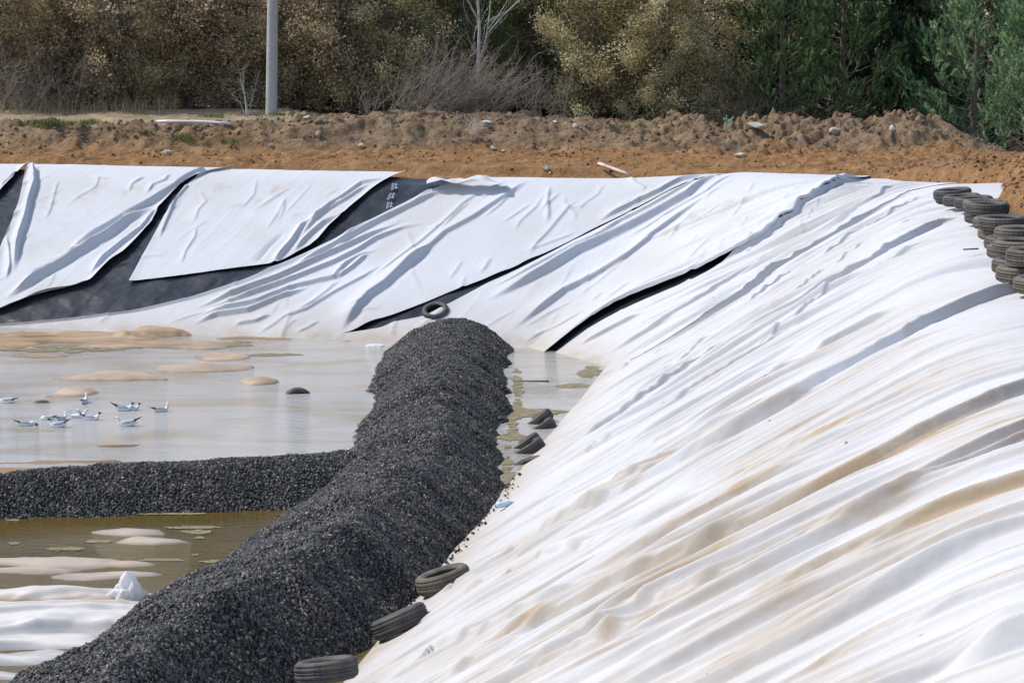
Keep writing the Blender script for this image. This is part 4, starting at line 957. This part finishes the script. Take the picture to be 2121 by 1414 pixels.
p = atz(777, 716, 0)
crumple('plastic_bag', (p.x, p.y, .0), (.26, .25, .045), M_BAG, 8, 'flattened clear and white plastic bag at the far left foot of the gravel ridge', 'plastic bag')
def bottle():
    p = onto(1045, 1046, .05); g = empty('plastic_bottle', (p.x, p.y, p.z + .02), (0, R(84), R(20)))
    V, F = loft([(0, 0, -.12), (0, 0, -.115), (0, 0, -.05), (0, 0, 0), (0, 0, .05), (0, 0, .09), (0, 0, .115)], [(.02, .02), (.045, .045), (.047, .047), (.043, .043), (.047, .047), (.03, .03), (.014, .014)], 16)
    bm_obj('body', V, F, [M_BLUEB], g)
    V, F = loft([(0, 0, .113), (0, 0, .135)], [(.016, .016), (.016, .016)], 12); bm_obj('cap', V, F, [M_BLUEB], g, sub=0)
    tag(g, 'pale blue plastic bottle lying where the gravel meets the right slope', 'bottle')
bottle()
def pole():
    p = atY(562, 246, 64.2); zb = gz(p.x, 64.2); g = empty('utility_pole', (p.x, 64.2, zb - .2))
    V, F = loft([(0, 0, 0), (.03, 0, 1.5), (.09, 0, 4), (.22, 0, 9)], [(.185, .185), (.178, .178), (.165, .165), (.14, .14)], 40)
    # loft uses x-plane rings; build directly instead
    V = []; n = 40; zs = [0, 2, 4, 6, 9.5]
    for z in zs:
        r_ = .19 - .0055 * z
        for k in range(n):
            a = 2 * math.pi * k / n; V.append((r_ * math.cos(a) + .028 * z, r_ * math.sin(a), z))
    F = [(i * n + k, i * n + (k + 1) % n, (i + 1) * n + (k + 1) % n, (i + 1) * n + k) for i in range(len(zs) - 1) for k in range(n)]; F.append(tuple(range((len(zs) - 1) * n, len(zs) * n)))
    bm_obj('shaft', V, F, [M_CONC], g, sub=0)
    for z in (1.6, 3.3, 5.6):
        V = []; rr = .19 - .0055 * z + .004
        for zz in (z, z + .03):
            for k in range(n):
                a = 2 * math.pi * k / n; V.append((rr * math.cos(a) + .028 * z, rr * math.sin(a), zz))
        bm_obj('band', V, [(k, (k + 1) % n, n + (k + 1) % n, n + k) for k in range(n)], [M_CONC], g, sub=0)
    tag(g, 'tall grey concrete utility pole standing at the edge of the brown shrubs', 'pole')
pole()
def stick(name, a, b, r0, r1, mat, label, cat, n=8, bend=0.):
    a = Vector(a); b = Vector(b); d = (b - a).normalized(); s = d.cross(Vector((0, 0, 1))).normalized(); u = s.cross(d); V = []; K = 7
    for i in range(K):
        t = i / (K - 1); c = a.lerp(b, t) + u * bend * math.sin(math.pi * t); r_ = (r0 + (r1 - r0) * t) * (1 + .08 * math.sin(i * 2.3))
        for k in range(n):
            an = 2 * math.pi * k / n; V.append(c + s * r_ * math.cos(an) + u * r_ * math.sin(an))
    F = [(i * n + k, i * n + (k + 1) % n, (i + 1) * n + (k + 1) % n, (i + 1) * n + k) for i in range(K - 1) for k in range(n)] + [tuple(range(n))[::-1], tuple(range((K - 1) * n, K * n))]
    o = bm_obj(name, V, F, [mat], None, sub=0)
    return tag(o, label, cat) if label else o
a = onground(325, 259, 56, 70); b = onground(480, 263, 56, 70)
stick('plastic_pipe', a + Vector((0, -.05, .10)), b + Vector((0, -.05, .10)), .05, .045, M_PIPE, 'long pale pipe lying on the edge of the dirt bank left of the pole', 'pipe', bend=.03)
a = onground(1240, 352, 48, 60) + Vector((0, 0, .16)); b = onto(1300, 362, .1) + Vector((0, -.05, .02))
stick('wooden_batten', a, b, .05, .045, M_WOOD, 'pale wooden batten slanting from the orange soil onto the white sheet', 'stick', 4)
a = atz(1062, 789, .01); b = atz(1137, 789, .02)
stick('branch', a, b, .012, .02, M_BARK, 'thin dark stick floating in the channel beyond the tyres', 'stick', 6)
p = onto(2010, 534); stick('twig', (p.x - .1, p.y, p.z + .11), (p.x + .1, p.y, p.z + .12), .01, .012, M_RUB, 'short black twig lying on the white sheet beside the rows of tyres', 'twig', 6)
def rock(px, py, s, mat, seed, label, cat='rock', pos=None, flat=.6):
    p = pos or onground(px, py); bm = bmesh.new(); bmesh.ops.create_icosphere(bm, subdivisions=3, radius=1); r = random.Random(seed)
    cuts = [(Vector((r.uniform(-1, 1), r.uniform(-1, 1), r.uniform(-1, 1))).normalized(), r.uniform(.55, .85)) for _ in range(10)]
    for v in bm.verts:
        c = v.co.copy()
        for n_, k_ in cuts:
            e = c.dot(n_) - k_
            if e > 0: c -= n_ * e
        v.co = Vector((c.x * s[0], c.y * s[1], c.z * s[2]))
    me = bpy.data.meshes.new('rock'); bm.to_mesh(me); bm.free(); me.materials.append(mat)
    nm = {'rock': 'rock', 'rubbish': 'rubbish_scrap', 'slab': 'concrete_slab'}[cat]
    o = bpy.data.objects.new(nm, me); C.objects.link(o); o.location = (p.x, p.y, p.z + s[2] * .35); o.rotation_euler = (r.uniform(-.2, .2), r.uniform(-.2, .2), r.uniform(0, 3)); return tag(o, label, cat)
rock(1565, 262, (.40, .3, .11), M_PALE, 1, 'rounded pale slab on top of the rubble heap beside the green stake', 'slab')
rock(1728, 275, (.22, .2, .12), M_PALE, 2, 'curved pale stone sticking out of the rubble heap', 'rock')
rock(1848, 268, (.09, .1, .1), M_BAG, 3, 'white scrap in the dip between the two highest heaps', 'rubbish')
rock(660, 281, (.13, .1, .12), M_ROCK, 4, 'grey crumpled scrap on the bank right of the pole', 'rubbish')
rock(563, 303, (.09, .1, .08), M_ROCK, 5, 'grey lump half way up the bank below the pole', 'rock')
rock(748, 303, (.14, .1, .08), M_PALE, 6, 'whitish flat scrap on the bank, second pale piece right of the pole', 'rubbish')
rock(1022, 309, (.14, .1, .07), M_PALE, 7, 'white curved scrap at the foot of the bank in the middle', 'rubbish')
rock(1046, 314, (.09, .1, .05), M_WOOD, 8, 'small tan tile lying right of the white curved scrap', 'rubbish')
rock(1006, 253, (.18, .1, .05), M_BLUEB, 9, 'light blue plastic scrap on the crest of the bank below the bare bush', 'rubbish')
rock(1150, 253, (.1, .08, .05), M_BLUEB, 10, 'small blue scrap on the crest left of the olive bush', 'rubbish')
rock(1190, 262, (.08, .08, .08), M_BAG, 11, 'small whitish blue ball-like scrap on the crest below the olive bush', 'rubbish')
rock(345, 318, (.26, .16, .09), M_ROCK, 12, 'flat dark slab at the foot of the bank left of the pole', 'slab')
rock(1535, 326, (.2, .16, .1), M_PALE, 13, 'pale hollow lump lying in the orange soil below the rubble heap', 'rock')
rock(1131, 352, (.1, .1, .1), M_ROCK, 14, 'dark round stone in the orange soil near the wooden batten', 'rock')
rock(1140, 360, (.05, .05, .04), M_PALE, 15, 'little pale pebble just below the dark round stone', 'rock')
rock(138, 352, (.06, .06, .05), M_PALE, 16, 'pale pebble at the top edge of the far left sheet', 'rock')
rock(637, 245, (.16, .12, .07), M_PALE, 17, 'pale yellowish lump just right of the foot of the pole', 'rock')
rock(1880, 500, (.01, .01, .01), M_ROCK, 18, 'dark crumb of soil', 'rock') if False else None
rock(2090, 452, (.3, .25, .2), M_ROCK, 19, 'large brown clod above the first stack of tyres', 'rock', pos=Vector((atY(2090, 452, 33.5))))
def stake():
    p = onground(1504, 275); g = empty('marker_stake', (p.x, p.y, p.z - .1))
    o = stick('post', (0, 0, 0), (0.01, 0, .62), .015, .012, M_GREENP, None, None, 6); o.parent = g
    o = stick('flag', (.0, 0, .38), (.24, 0, .58), .02, .018, M_GREENP, None, None, 4); o.parent = g
    tag(g, 'thin green stake with a slanting green strip on the rubble heap', 'stake')
stake()
# loose tail of sheet at the top of the liner
def tail():
    P = [(885, 372), (915, 364), (945, 372), (975, 362), (1010, 366), (1045, 374)]
    V = []; K = 40; 
    for i in range(K):
        t = i / (K - 1) * (len(P) - 1); k = min(int(t), len(P) - 2); f = t - k
        x = P[k][0] * (1 - f) + P[k + 1][0] * f; y = P[k][1] * (1 - f) + P[k + 1][1] * f
        c = atY(x, y + 6, 50.05 - .6 * i / K)
        for j in range(7):
            a = j / 6; V.append((c.x, c.y - .45 * a + .02 * math.sin(i * .8), c.z + .02 + .11 * math.sin(math.pi * a) * (.6 + .4 * math.sin(i * .5)) - .02))
    F = [(i * 7 + j, i * 7 + 7 + j, i * 7 + 8 + j, i * 7 + 1 + j) for i in range(K - 1) for j in range(6)]
    o = mesh_np('geotextile_sheet', V, F, M_FAB, attrs={'stain': np.full(len(V), .12)}); gs(o, 'loose crumpled end of white sheet at the top of the black liner')
tail()
# soil crumbs on the black liner
# soil clods: one mass
ICO = bmesh.new(); bmesh.ops.create_icosphere(ICO, subdivisions=1, radius=1); IV = np.array([v.co[:] for v in ICO.verts]); IF = np.array([[v.index for v in f.verts] for f in ICO.faces]); ICO.free()
def scatter_mesh(name, P, S, mat, attr='rand', tonev=None, seed=0):
    r = np.random.default_rng(seed); n = len(P)
    q = r.normal(size=(n, 4)); q /= np.linalg.norm(q, axis=1)[:, None]; a, b, c, d = q.T
    Rm = np.stack([1 - 2 * (c * c + d * d), 2 * (b * c - a * d), 2 * (b * d + a * c), 2 * (b * c + a * d), 1 - 2 * (b * b + d * d), 2 * (c * d - a * b), 2 * (b * d - a * c), 2 * (c * d + a * b), 1 - 2 * (b * b + c * c)], -1).reshape(n, 3, 3)
    V = IV[None] * (S[:, None, None] * r.uniform(.6, 1.25, (n, 1, 3)))* r.uniform(.85, 1.15, (n, len(IV), 1))
    V = np.einsum('nij,nkj->nki', Rm, V) + P[:, None]
    F = (IF[None] + (np.arange(n) * len(IV))[:, None, None]).reshape(-1, 3)
    at = {attr: np.repeat(tonev if tonev is not None else r.random(n), len(IV))}
    return mesh_np(name, V.reshape(-1, 3), F, mat, smooth=False, attrs=at)
def clods():
    n = 16000; r = np.random.default_rng(5)
    x = r.uniform(-15.5, 16.5, n); y = np.where(r.random(n) < .65, r.uniform(56.5, 62.5, n), r.uniform(49, 57, n))
    m = 7000; x[:m] = r.uniform(7.5, 13, m); y[:m] = r.uniform(29, 48, m)
    z, d, st, bk = ground_h(x, y); keep = (d > st + .15)
    x, y, z, bk = x[keep], y[keep], z[keep], bk[keep]
    dens = noise(x / 1.3, y / 1.3, 131) + r.uniform(-.6, .6, len(x)) + .5 * bk * sstep(-6, 3, x); k2 = dens > .0
    x, y, z, bk = x[k2], y[k2], z[k2], bk[k2]
    s = .014 + .045 * r.random(len(x)) ** 3.0 * (1 + .8 * bk)
    tv = np.clip(bk + .3 * r.random(len(x)) - .1, 0, 1)
    o = scatter_mesh('soil_clods', np.stack([x, y, z + s * .3], -1), s, M_DIRT, 'tone', tv, 6); tag(o, 'crumbs and clods of brown soil strewn over the dirt bank', 'soil', None, 'stuff')
clods()

def strays():
    r = np.random.default_rng(15); n = 420; t = r.uniform(0, 1, n); ys = 18 + t * 25; x = np.interp(ys, re_[:, 1], re_[:, 0]) + .03 + np.abs(r.normal(size=n)) * .10
    m = 160; ys[:m] = r.uniform(18, 43, m); x[:m] = np.interp(ys[:m], le[:, 1], le[:, 0]) - np.abs(r.normal(size=m)) * .12
    d = dist_out(x, ys); z = np.where(d > 0, base_h(x, ys, d) + .035, -.004); s_ = .012 + .018 * r.random(n) ** 2
    k = d > 0
    o = scatter_mesh('stray_stones', np.stack([x, ys, z], -1)[k], s_[k], M_GRAV, 'rand', None, 8); tag(o, 'stray dark stones scattered along the foot of the gravel ridge', 'gravel', None, 'stuff')
strays()
# ---------------- grass ----------------
def blades(P, h, r, lean=.4, wd=.012):
    n = len(P); a = r.uniform(0, 2 * np.pi, n); L = h * r.uniform(.5, 1.2, n); w_ = wd
    dx, dy = np.cos(a), np.sin(a); t = lean * r.uniform(.1, 1, n)
    V = np.stack([P + np.stack([-dy * w_, dx * w_, 0 * dx], -1), P + np.stack([dy * w_, -dx * w_, 0 * dx], -1), P + np.stack([dx * t * L, dy * t * L, L], -1)], 1)
    return V.reshape(-1, 3), np.arange(3 * n).reshape(-1, 3)
def grass():
    r = np.random.default_rng(9); Ps = []
    for cx, cy, hw, hh, n in [(95, 258, 55, 7, 900), (185, 256, 26, 4, 300), (383, 287, 24, 7, 380), (478, 296, 12, 5, 120), (300, 276, 14, 6, 120), (440, 243, 20, 3, 120), (430, 300, 60, 10, 100), (565, 240, 90, 3, 180), (20, 226, 90, 3, 300), (1290, 264, 30, 4, 90), (1310, 345, 25, 6, 14), (870, 280, 10, 5, 40)]:
        for k in range(n):
            q = onground(cx + r.normal() * hw * .5, cy + r.normal() * hh * .5, 50, 72) if k % 6 == 0 or k == 0 else q0 + Vector((r.normal() * .07, r.normal() * .07, 0)); 
            if k % 6 == 0: q0 = q
            Ps.append(q[:])
    P = np.array(Ps); V, F = blades(P, .13, r)
    o = mesh_np('grass', V, F, M_GRASS, smooth=False, attrs={'rand': np.repeat(r.random(len(P)), 3)}); tag(o, 'patches of short green grass on the dirt bank', 'grass', None, 'stuff')
    # dry weeds along the foot of the shrubs
    n = 700; x = r.uniform(-19, -11, n); y = 64.5 + r.uniform(0, 2.2, n) - .0 * x; z, *_ = ground_h(x, y)
    V, F = blades(np.stack([x, y, z], -1), .6, r, .8, .008); o = mesh_np('dry_weeds', V, F, M_DRY, smooth=False, attrs={'rand': np.repeat(r.random(n), 3)}); tag(o, 'thin dry weeds standing along the foot of the brown shrubs', 'weeds', None, 'stuff')
grass()

# ---------------- trees ----------------
def tube(pts, rad, n=6):
    P = np.array(pts, float); m = len(P); T = np.gradient(P, axis=0); T /= np.linalg.norm(T, axis=1)[:, None] + 1e-9
    ref = np.array([.3, .9, .2]); s = np.cross(T, ref); s /= np.linalg.norm(s, axis=1)[:, None]; u = np.cross(s, T)
    a = np.arange(n) * 2 * np.pi / n; rad = np.array(rad)[:, None, None]
    V = P[:, None] + rad * (s[:, None] * np.cos(a)[None, :, None] + u[:, None] * np.sin(a)[None, :, None])
    i = np.arange(m - 1)[:, None]; k = np.arange(n)[None]
    F = np.stack([i * n + k, i * n + (k + 1) % n, (i + 1) * n + (k + 1) % n, (i + 1) * n + k], -1).reshape(-1, 4)
    return V.reshape(-1, 3), F
def join(parts):
    Vs, Fs, o = [], [], 0
    for V, F in parts: Vs.append(V); Fs.append(F + o); o += len(V)
    return np.vstack(Vs), np.vstack(Fs)
def limb(r, p0, d0, L, r0, r1=.006, k=7, wob=.25, up=.15):
    p = np.array(p0, float); d = np.array(d0, float); d /= np.linalg.norm(d); pts = [p.copy()]
    for i in range(k):
        d = d + r.normal(size=3) * wob * .5 + np.array([0, 0, up * .3]); d /= np.linalg.norm(d); p = p + d * L / k; pts.append(p.copy())
    return np.array(pts), np.linspace(r0, r1, k + 1)
def leaves(P, size, r, droop=0., quadratio=.6):
    n = len(P); nrm = r.normal(size=(n, 3)); nrm[:, 2] += .5; nrm /= np.linalg.norm(nrm, axis=1)[:, None]
    a = np.cross(nrm, r.normal(size=(n, 3))); a /= np.linalg.norm(a, axis=1)[:, None]; b = np.cross(nrm, a)
    s = (size * r.uniform(.6, 1.3, n))[:, None]
    V = np.stack([P - a * s, P + b * s * quadratio, P + a * s, P - b * s * quadratio], 1)
    return V.reshape(-1, 3), np.arange(4 * n).reshape(-1, 4)
_proto = {}
def broadleaf_data(kind, seed, H, Rad, nleaf, size, mat, spread=.5, low=0.02, ntw=60):
    """trunk with limbs; twigs; crown of leaf clumps hung on the limbs"""
    r = np.random.default_rng(seed); wood = []; twigs = []; anchors = []
    nst = 4
    for s_ in range(nst):
        a = r.uniform(0, 6.28); lean = r.uniform(.05, .35)
        pts, rad = limb(r, (r.normal() * .25, r.normal() * .25, -.1), (math.cos(a) * lean, math.sin(a) * lean, 1), H * r.uniform(.75, 1.0), .09, .012, 10, .16, .3)
        wood.append(tube(pts, rad, 6))
        for i in range(1, len(pts)):
            for b in range(5):
                a2 = r.uniform(0, 6.28); rr_ = Rad * r.uniform(.35, 1.0) * (1 - .45 * (i / len(pts)) ** 2)
                pp, rd = limb(r, pts[i], (math.cos(a2), math.sin(a2), r.uniform(-.1, .7)), rr_, .028, .004, 7, .35, .1)
                wood.append(tube(pp, rd, 4))
                for j in range(2, len(pp)):
                    anchors.append((pp[j], .22 + .02 * j))
                    if r.random() < .6:
                        tp, td = limb(r, pp[j], r.normal(size=3) + (0, 0, .4), r.uniform(.4, 1.0), .008, .003, 4, .3, .1); twigs.append(tube(tp, td, 3))
    A = np.array([a_[0] for a_ in anchors]); A = A[A[:, 2] > low]
    # clumps differ in density so that gaps stay open
    wgt = np.clip(noise(A[:, 0] * 1.2 + seed, A[:, 2] * 1.2 + A[:, 1], 7) * 1.8 + .55, .02, 2); wgt /= wgt.sum()
    idx = r.choice(len(A), nleaf, p=wgt); P = A[idx] + r.normal(size=(nleaf, 3)) * .17
    V, F = leaves(P, size, r)
    clump = .5 + .5 * noise(P[:, 0] * 1.1, P[:, 2] * 1.1 + P[:, 1] * .7, 8)
    rv = np.clip(r.random(nleaf) * .6 + clump * .4, 0, 1)
    return join(wood), join(twigs), (V, F, np.repeat(rv, 4)), mat
def pine_data(seed, H, Rad, mat, ntuft, tl=.15, low=.0):
    r = np.random.default_rng(seed); wood = []; A = []; Dr = []
    pts, rad = limb(r, (0, 0, -.2), (0, 0, 1), H, .15, .02, 12, .05, .6); wood.append(tube(pts, rad, 7))
    nb = int(H * 13)
    for b in range(nb):
        t = .03 + .95 * b / nb; p = pts[0] * 0 + np.array([np.interp(t, np.linspace(0, 1, 13), pts[:, k]) for k in range(3)])
        a = b * 2.4 + r.normal() * .4; L = Rad * (1 - t) ** .6 * r.uniform(.65, 1.1) + .3
        pp, rd = limb(r, p, (math.cos(a), math.sin(a), .12 + .3 * t), L, .03, .008, 8, .18, .35); wood.append(tube(pp, rd, 4))
        for j in range(4, len(pp)):
            for s_ in range(4):
                dd = (pp[j] - pp[j - 1]) / np.linalg.norm(pp[j] - pp[j - 1]) * .6 + r.normal(size=3) * .55 + (0, 0, .45); dd /= np.linalg.norm(dd)
                q = pp[j] + dd * r.uniform(.1, .5) * (.5 + L / 4); A.append(q); Dr.append(dd + np.array([0, 0, .5]))
    A = np.array(A); Dr = np.array(Dr); Dr /= np.linalg.norm(Dr, axis=1)[:, None]
    ids = r.permutation(len(A))[:ntuft] if len(A) > ntuft else np.arange(len(A)); A = A[ids]; Dr = Dr[ids]
    n = len(A); K = 34
    base = np.repeat(A, K, 0) + np.repeat(Dr, K, 0) * r.uniform(-.14, .10, (n * K, 1)); dd = np.repeat(Dr, K, 0) * 1.0 + r.normal(size=(n * K, 3)) * .42; dd /= np.linalg.norm(dd, axis=1)[:, None]
    L = (tl * r.uniform(.6, 1.1, n * K))[:, None]; sd = np.cross(dd, r.normal(size=(n * K, 3))); sd /= np.linalg.norm(sd, axis=1)[:, None]; sd *= .011
    V = np.stack([base - sd, base + sd, base + dd * L], 1).reshape(-1, 3); F = np.arange(3 * n * K).reshape(-1, 3)
    rv = np.repeat(np.clip(np.repeat(r.random(n) ** 1.3, K) * .7 + r.random(n * K) * .2 + .12 * Dr[:, 2].repeat(K), 0, 1), 3)
    return join(wood), None, (V, F, rv), mat
def make_tree(key, data, name, wood_mat=M_BARK):
    """first call builds the meshes; returns Empty with trunk, twigs, crown"""
    g = empty(name)
    if key not in _proto:
        wd, tw, (V, F, rv), mat = data()
        o1 = mesh_np('trunk', wd[0], wd[1], wood_mat); o2 = mesh_np('twigs', tw[0], tw[1], M_TWIG) if tw else None
        o3 = mesh_np('crown', V, F, mat, smooth=False, attrs={'rand': rv}); _proto[key] = [o for o in (o1, o2, o3) if o]
        for o in _proto[key]: o.parent = g
    else:
        for o in _proto[key]:
            c = o.copy(); C.objects.link(c); c.parent = g
    return g
def place(g, px, Y, sc, rz, label, cat, group, sz=1., zoff=0.):
    x = (px - 1060.5) / FPX * Y * 1.0; g.location = (x, Y, gz(x, Y) - .1 + zoff); g.rotation_euler = (0, 0, rz); g.scale = (sc, sc, sc * sz); tag(g, label, cat, group)
bl = {
 'b1': (lambda: broadleaf_data('b', 101, 6.5, 2.2, 30000, .052, M_LBROWN)), 'b2': (lambda: broadleaf_data('b', 102, 6.0, 2.4, 30000, .050, M_LBROWN)), 'b3': (lambda: broadleaf_data('b', 103, 7.0, 2.0, 26000, .055, M_LBROWN)),
 'o1': (lambda: broadleaf_data('o', 104, 6.8, 2.9, 46000, .050, M_LOLIVE)), 'o2': (lambda: broadleaf_data('o', 105, 6.2, 2.6, 36000, .050, M_LOLIVE)),
 'g1': (lambda: broadleaf_data('g', 106, 6.5, 2.2, 30000, .045, M_LGREEN)),
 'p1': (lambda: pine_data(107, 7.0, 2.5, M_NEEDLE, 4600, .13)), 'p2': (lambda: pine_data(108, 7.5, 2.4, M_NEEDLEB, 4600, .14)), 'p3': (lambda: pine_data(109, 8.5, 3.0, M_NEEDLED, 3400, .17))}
GF = 'shrubs and trees behind the dirt bank'
front = [ # key, px, Y, scale, name, label, cat
 ('b3', 20, 67.5, .95, 'brown_shrub', 'twiggy grey-brown shrub at the far left edge of the picture', 'shrub'),
 ('b1', 130, 67.8, 1.0, 'brown_shrub', 'russet-leaved shrub behind the grass patch, second from the left edge', 'shrub'),
 ('b2', 260, 67.3, 1.0, 'brown_shrub', 'brown-leaved shrub behind the long pale pipe', 'shrub'),
 ('b1', 385, 68, 1.05, 'brown_shrub', 'orange-brown shrub just left of the small bare saplings', 'shrub'),
 ('b2', 500, 67.5, .95, 'brown_shrub', 'dense brown-leaved shrub immediately left of the pole', 'shrub'),
 ('b3', 620, 68, 1.0, 'brown_shrub', 'dense brown-leaved shrub immediately right of the pole', 'shrub'),
 ('b1', 725, 67.6, .95, 'brown_shrub', 'brown shrub with a green tinge, second to the right of the pole', 'shrub'),
 ('o2', 830, 68.2, .95, 'olive_shrub', 'yellowish brown shrub left of the birch', 'shrub'),
 ('g1', 925, 69.4, 1.0, 'green_tree', 'dark green leafy tree just left behind the birch', 'tree'),
 ('g1', 1065, 69.8, 1.0, 'green_tree', 'dark green leafy tree just right behind the birch', 'tree'),
 ('o1', 1240, 67.6, 1.0, 'olive_shrub', 'large tan and olive shrub, left half of the big rounded bush in the middle', 'shrub'),
 ('o1', 1420, 67.9, 1.05, 'olive_shrub', 'large tan and olive shrub, right half of the big rounded bush next to the pines', 'shrub'),
 ('o2', 1330, 67.0, .75, 'olive_shrub', 'low green-yellow bush at the foot of the big rounded bush', 'shrub'),
 ('p1', 1620, 67.0, .95, 'pine_tree', 'green pine at the left end of the pines, beside the big rounded bush', 'pine tree'),
 ('p1', 1740, 68.5, 1.0, 'pine_tree', 'shaded green pine behind the rubble heap, second from the left of the pines', 'pine tree'),
 ('p2', 2010, 66.5, 1.05, 'pine_tree', 'full bluish green pine right of the rubble heap', 'pine tree'),
 ('p2', 2130, 63.5, .75, 'pine_tree', 'pale bluish pine cut off by the right edge of the picture', 'pine tree')]
for i, (k, px, Y, sc, nm, lb, ct) in enumerate(front):
    g = make_tree(k, bl[k], nm); place(g, px, Y, sc, i * 1.7 + .3, lb, ct, GF)
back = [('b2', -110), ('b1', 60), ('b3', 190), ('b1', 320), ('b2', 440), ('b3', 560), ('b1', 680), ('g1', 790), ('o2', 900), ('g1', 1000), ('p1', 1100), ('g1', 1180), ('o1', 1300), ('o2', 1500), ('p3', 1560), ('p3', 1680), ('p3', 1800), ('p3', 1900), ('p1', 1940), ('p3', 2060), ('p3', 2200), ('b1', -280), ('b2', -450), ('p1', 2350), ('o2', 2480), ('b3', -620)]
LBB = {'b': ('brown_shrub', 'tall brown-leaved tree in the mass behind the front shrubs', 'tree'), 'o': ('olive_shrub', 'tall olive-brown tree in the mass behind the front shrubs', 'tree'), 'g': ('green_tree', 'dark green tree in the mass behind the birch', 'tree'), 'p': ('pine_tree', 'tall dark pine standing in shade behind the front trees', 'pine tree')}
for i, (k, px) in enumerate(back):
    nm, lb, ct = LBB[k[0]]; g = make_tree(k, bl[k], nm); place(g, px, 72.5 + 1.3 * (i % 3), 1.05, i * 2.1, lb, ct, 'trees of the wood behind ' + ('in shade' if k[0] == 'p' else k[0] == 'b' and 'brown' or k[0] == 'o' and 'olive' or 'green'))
back2 = ['p3', 'b1', 'p3', 'g1', 'b2', 'p3']
for i in range(22):
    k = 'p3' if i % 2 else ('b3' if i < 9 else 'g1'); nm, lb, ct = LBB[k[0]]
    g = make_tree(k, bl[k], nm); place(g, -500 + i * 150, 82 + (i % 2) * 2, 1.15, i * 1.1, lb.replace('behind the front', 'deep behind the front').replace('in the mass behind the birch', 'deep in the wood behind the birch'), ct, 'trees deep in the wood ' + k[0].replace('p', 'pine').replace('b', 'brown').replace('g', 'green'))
# birch
def birch():
    r = np.random.default_rng(33); g = empty('birch_tree'); ps = []; tw = []
    def path(pts, r0, r1, n=6): return tube(pts, np.linspace(r0, r1, len(pts)), n)
    Y = 66.2
    def w(px, py, dy=0): q = atY(px, py, Y + dy); return np.array(q[:])
    ps.append(path([w(985, 262), w(990, 190), w(991, 120), w(993, 60), w(990, 0), w(987, -80), w(990, -200)], .07, .035, 8))
    ps.append(path([w(996, 118), w(1010, 70), w(1040, 35), w(1082, -5), w(1130, -60)], .032, .015))
    ps.append(path([w(1006, 80, -.1), w(1013, 40), w(1016, 0), w(1030, -60)], .026, .012))
    ps.append(path([w(1012, 60, .1), w(1035, 28), w(1048, 8), w(1060, -30)], .02, .01))
    ps.append(path([w(989, 40), w(975, 12), w(960, -10), w(930, -60)], .03, .012))
    V, F = join(ps); mesh_np('trunk', V, F, M_BIRCH, g)
    for k in range(70):
        py = r.uniform(-150, 150); p0 = w(990 + r.normal() * 12, py)
        pp, rd = limb(r, p0, (r.normal() * .8, r.normal() * .5, .9), r.uniform(.5, 1.6), .009, .003, 6, .3, .1); tw.append(tube(pp, rd, 3))
    V, F = join(tw); mesh_np('twigs', V, F, M_BIRCH, g)
    tag(g, 'bare birch with a forked white trunk rising behind the bare bush', 'birch tree')
birch()
def bare_bush(px, Y, n, H, lean, label, seed, spread=1.3, mat=M_TWIG, name='bare_shrub', zoff=0, r0=.012):
    r = np.random.default_rng(seed); x = (px - 1060.5) / FPX * Y; g = empty(name, (x, Y, gz(x, Y) - .05)); ps = []; tw = []
    for k in range(n):
        a = r.uniform(0, 6.28); pp, rd = limb(r, (r.normal() * spread * .3, r.normal() * .3, 0), (lean + r.normal() * .45, r.normal() * .3, 1), H * r.uniform(.5, 1.1), r0 * r.uniform(.7, 1.3), .003, 9, .14, -.05)
        ps.append(tube(pp, rd, 4))
        for j in range(3, len(pp)):
            for _ in range(2):
                t, d = limb(r, pp[j], (pp[j] - pp[j - 1]) * 3 + r.normal(size=3) * .5, r.uniform(.15, .6), .005, .002, 4, .2, 0); tw.append(tube(t, d, 3))
    V, F = join(ps); mesh_np('stems', V, F, mat, g); V, F = join(tw); mesh_np('twigs', V, F, mat, g)
    return tag(g, label, 'shrub')
bare_bush(905, 64.5, 120, 2.6, .75, 'wide bare bush of grey-brown stems leaning right at the foot of the birch', 41, 2.6)
bare_bush(960, 65.2, 60, 2.4, .2, 'bare fan of fine twigs right in front of the birch trunk', 42, 2.)
bare_bush(512, 64.0, 5, 1.9, .05, 'small pale leafless sapling forked from the ground just left of the pole', 43, .3, M_BIRCH, 'bare_sapling', r0=.018)
bare_bush(765, 64.2, 9, 1.3, .1, 'low pale leafless sprigs on the crest half way between pole and birch', 44, .6)
bare_bush(840, 64.2, 10, 1.6, .4, 'thin leafless sprigs just left of the wide bare bush', 45, .6)
bare_bush(1130, 65.4, 30, 2.0, -.3, 'tangled bare twigs at the left foot of the big rounded bush', 46, 1.6)
bare_bush(55, 65.3, 60, 2.4, .05, 'thicket of thin grey upright stems at the left edge', 47, 2.8)
bare_bush(1540, 65.5, 45, 2.2, -.1, 'dark bare twigs in the shade between the rounded bush and the pines', 48, 1.6, M_BARK)
bare_bush(975, 59.6, 14, .55, .1, 'pale dry weed tuft sticking out of the face of the bank', 49, .25, M_DRY if False else M_WOOD, 'dry_weed', r0=.006)
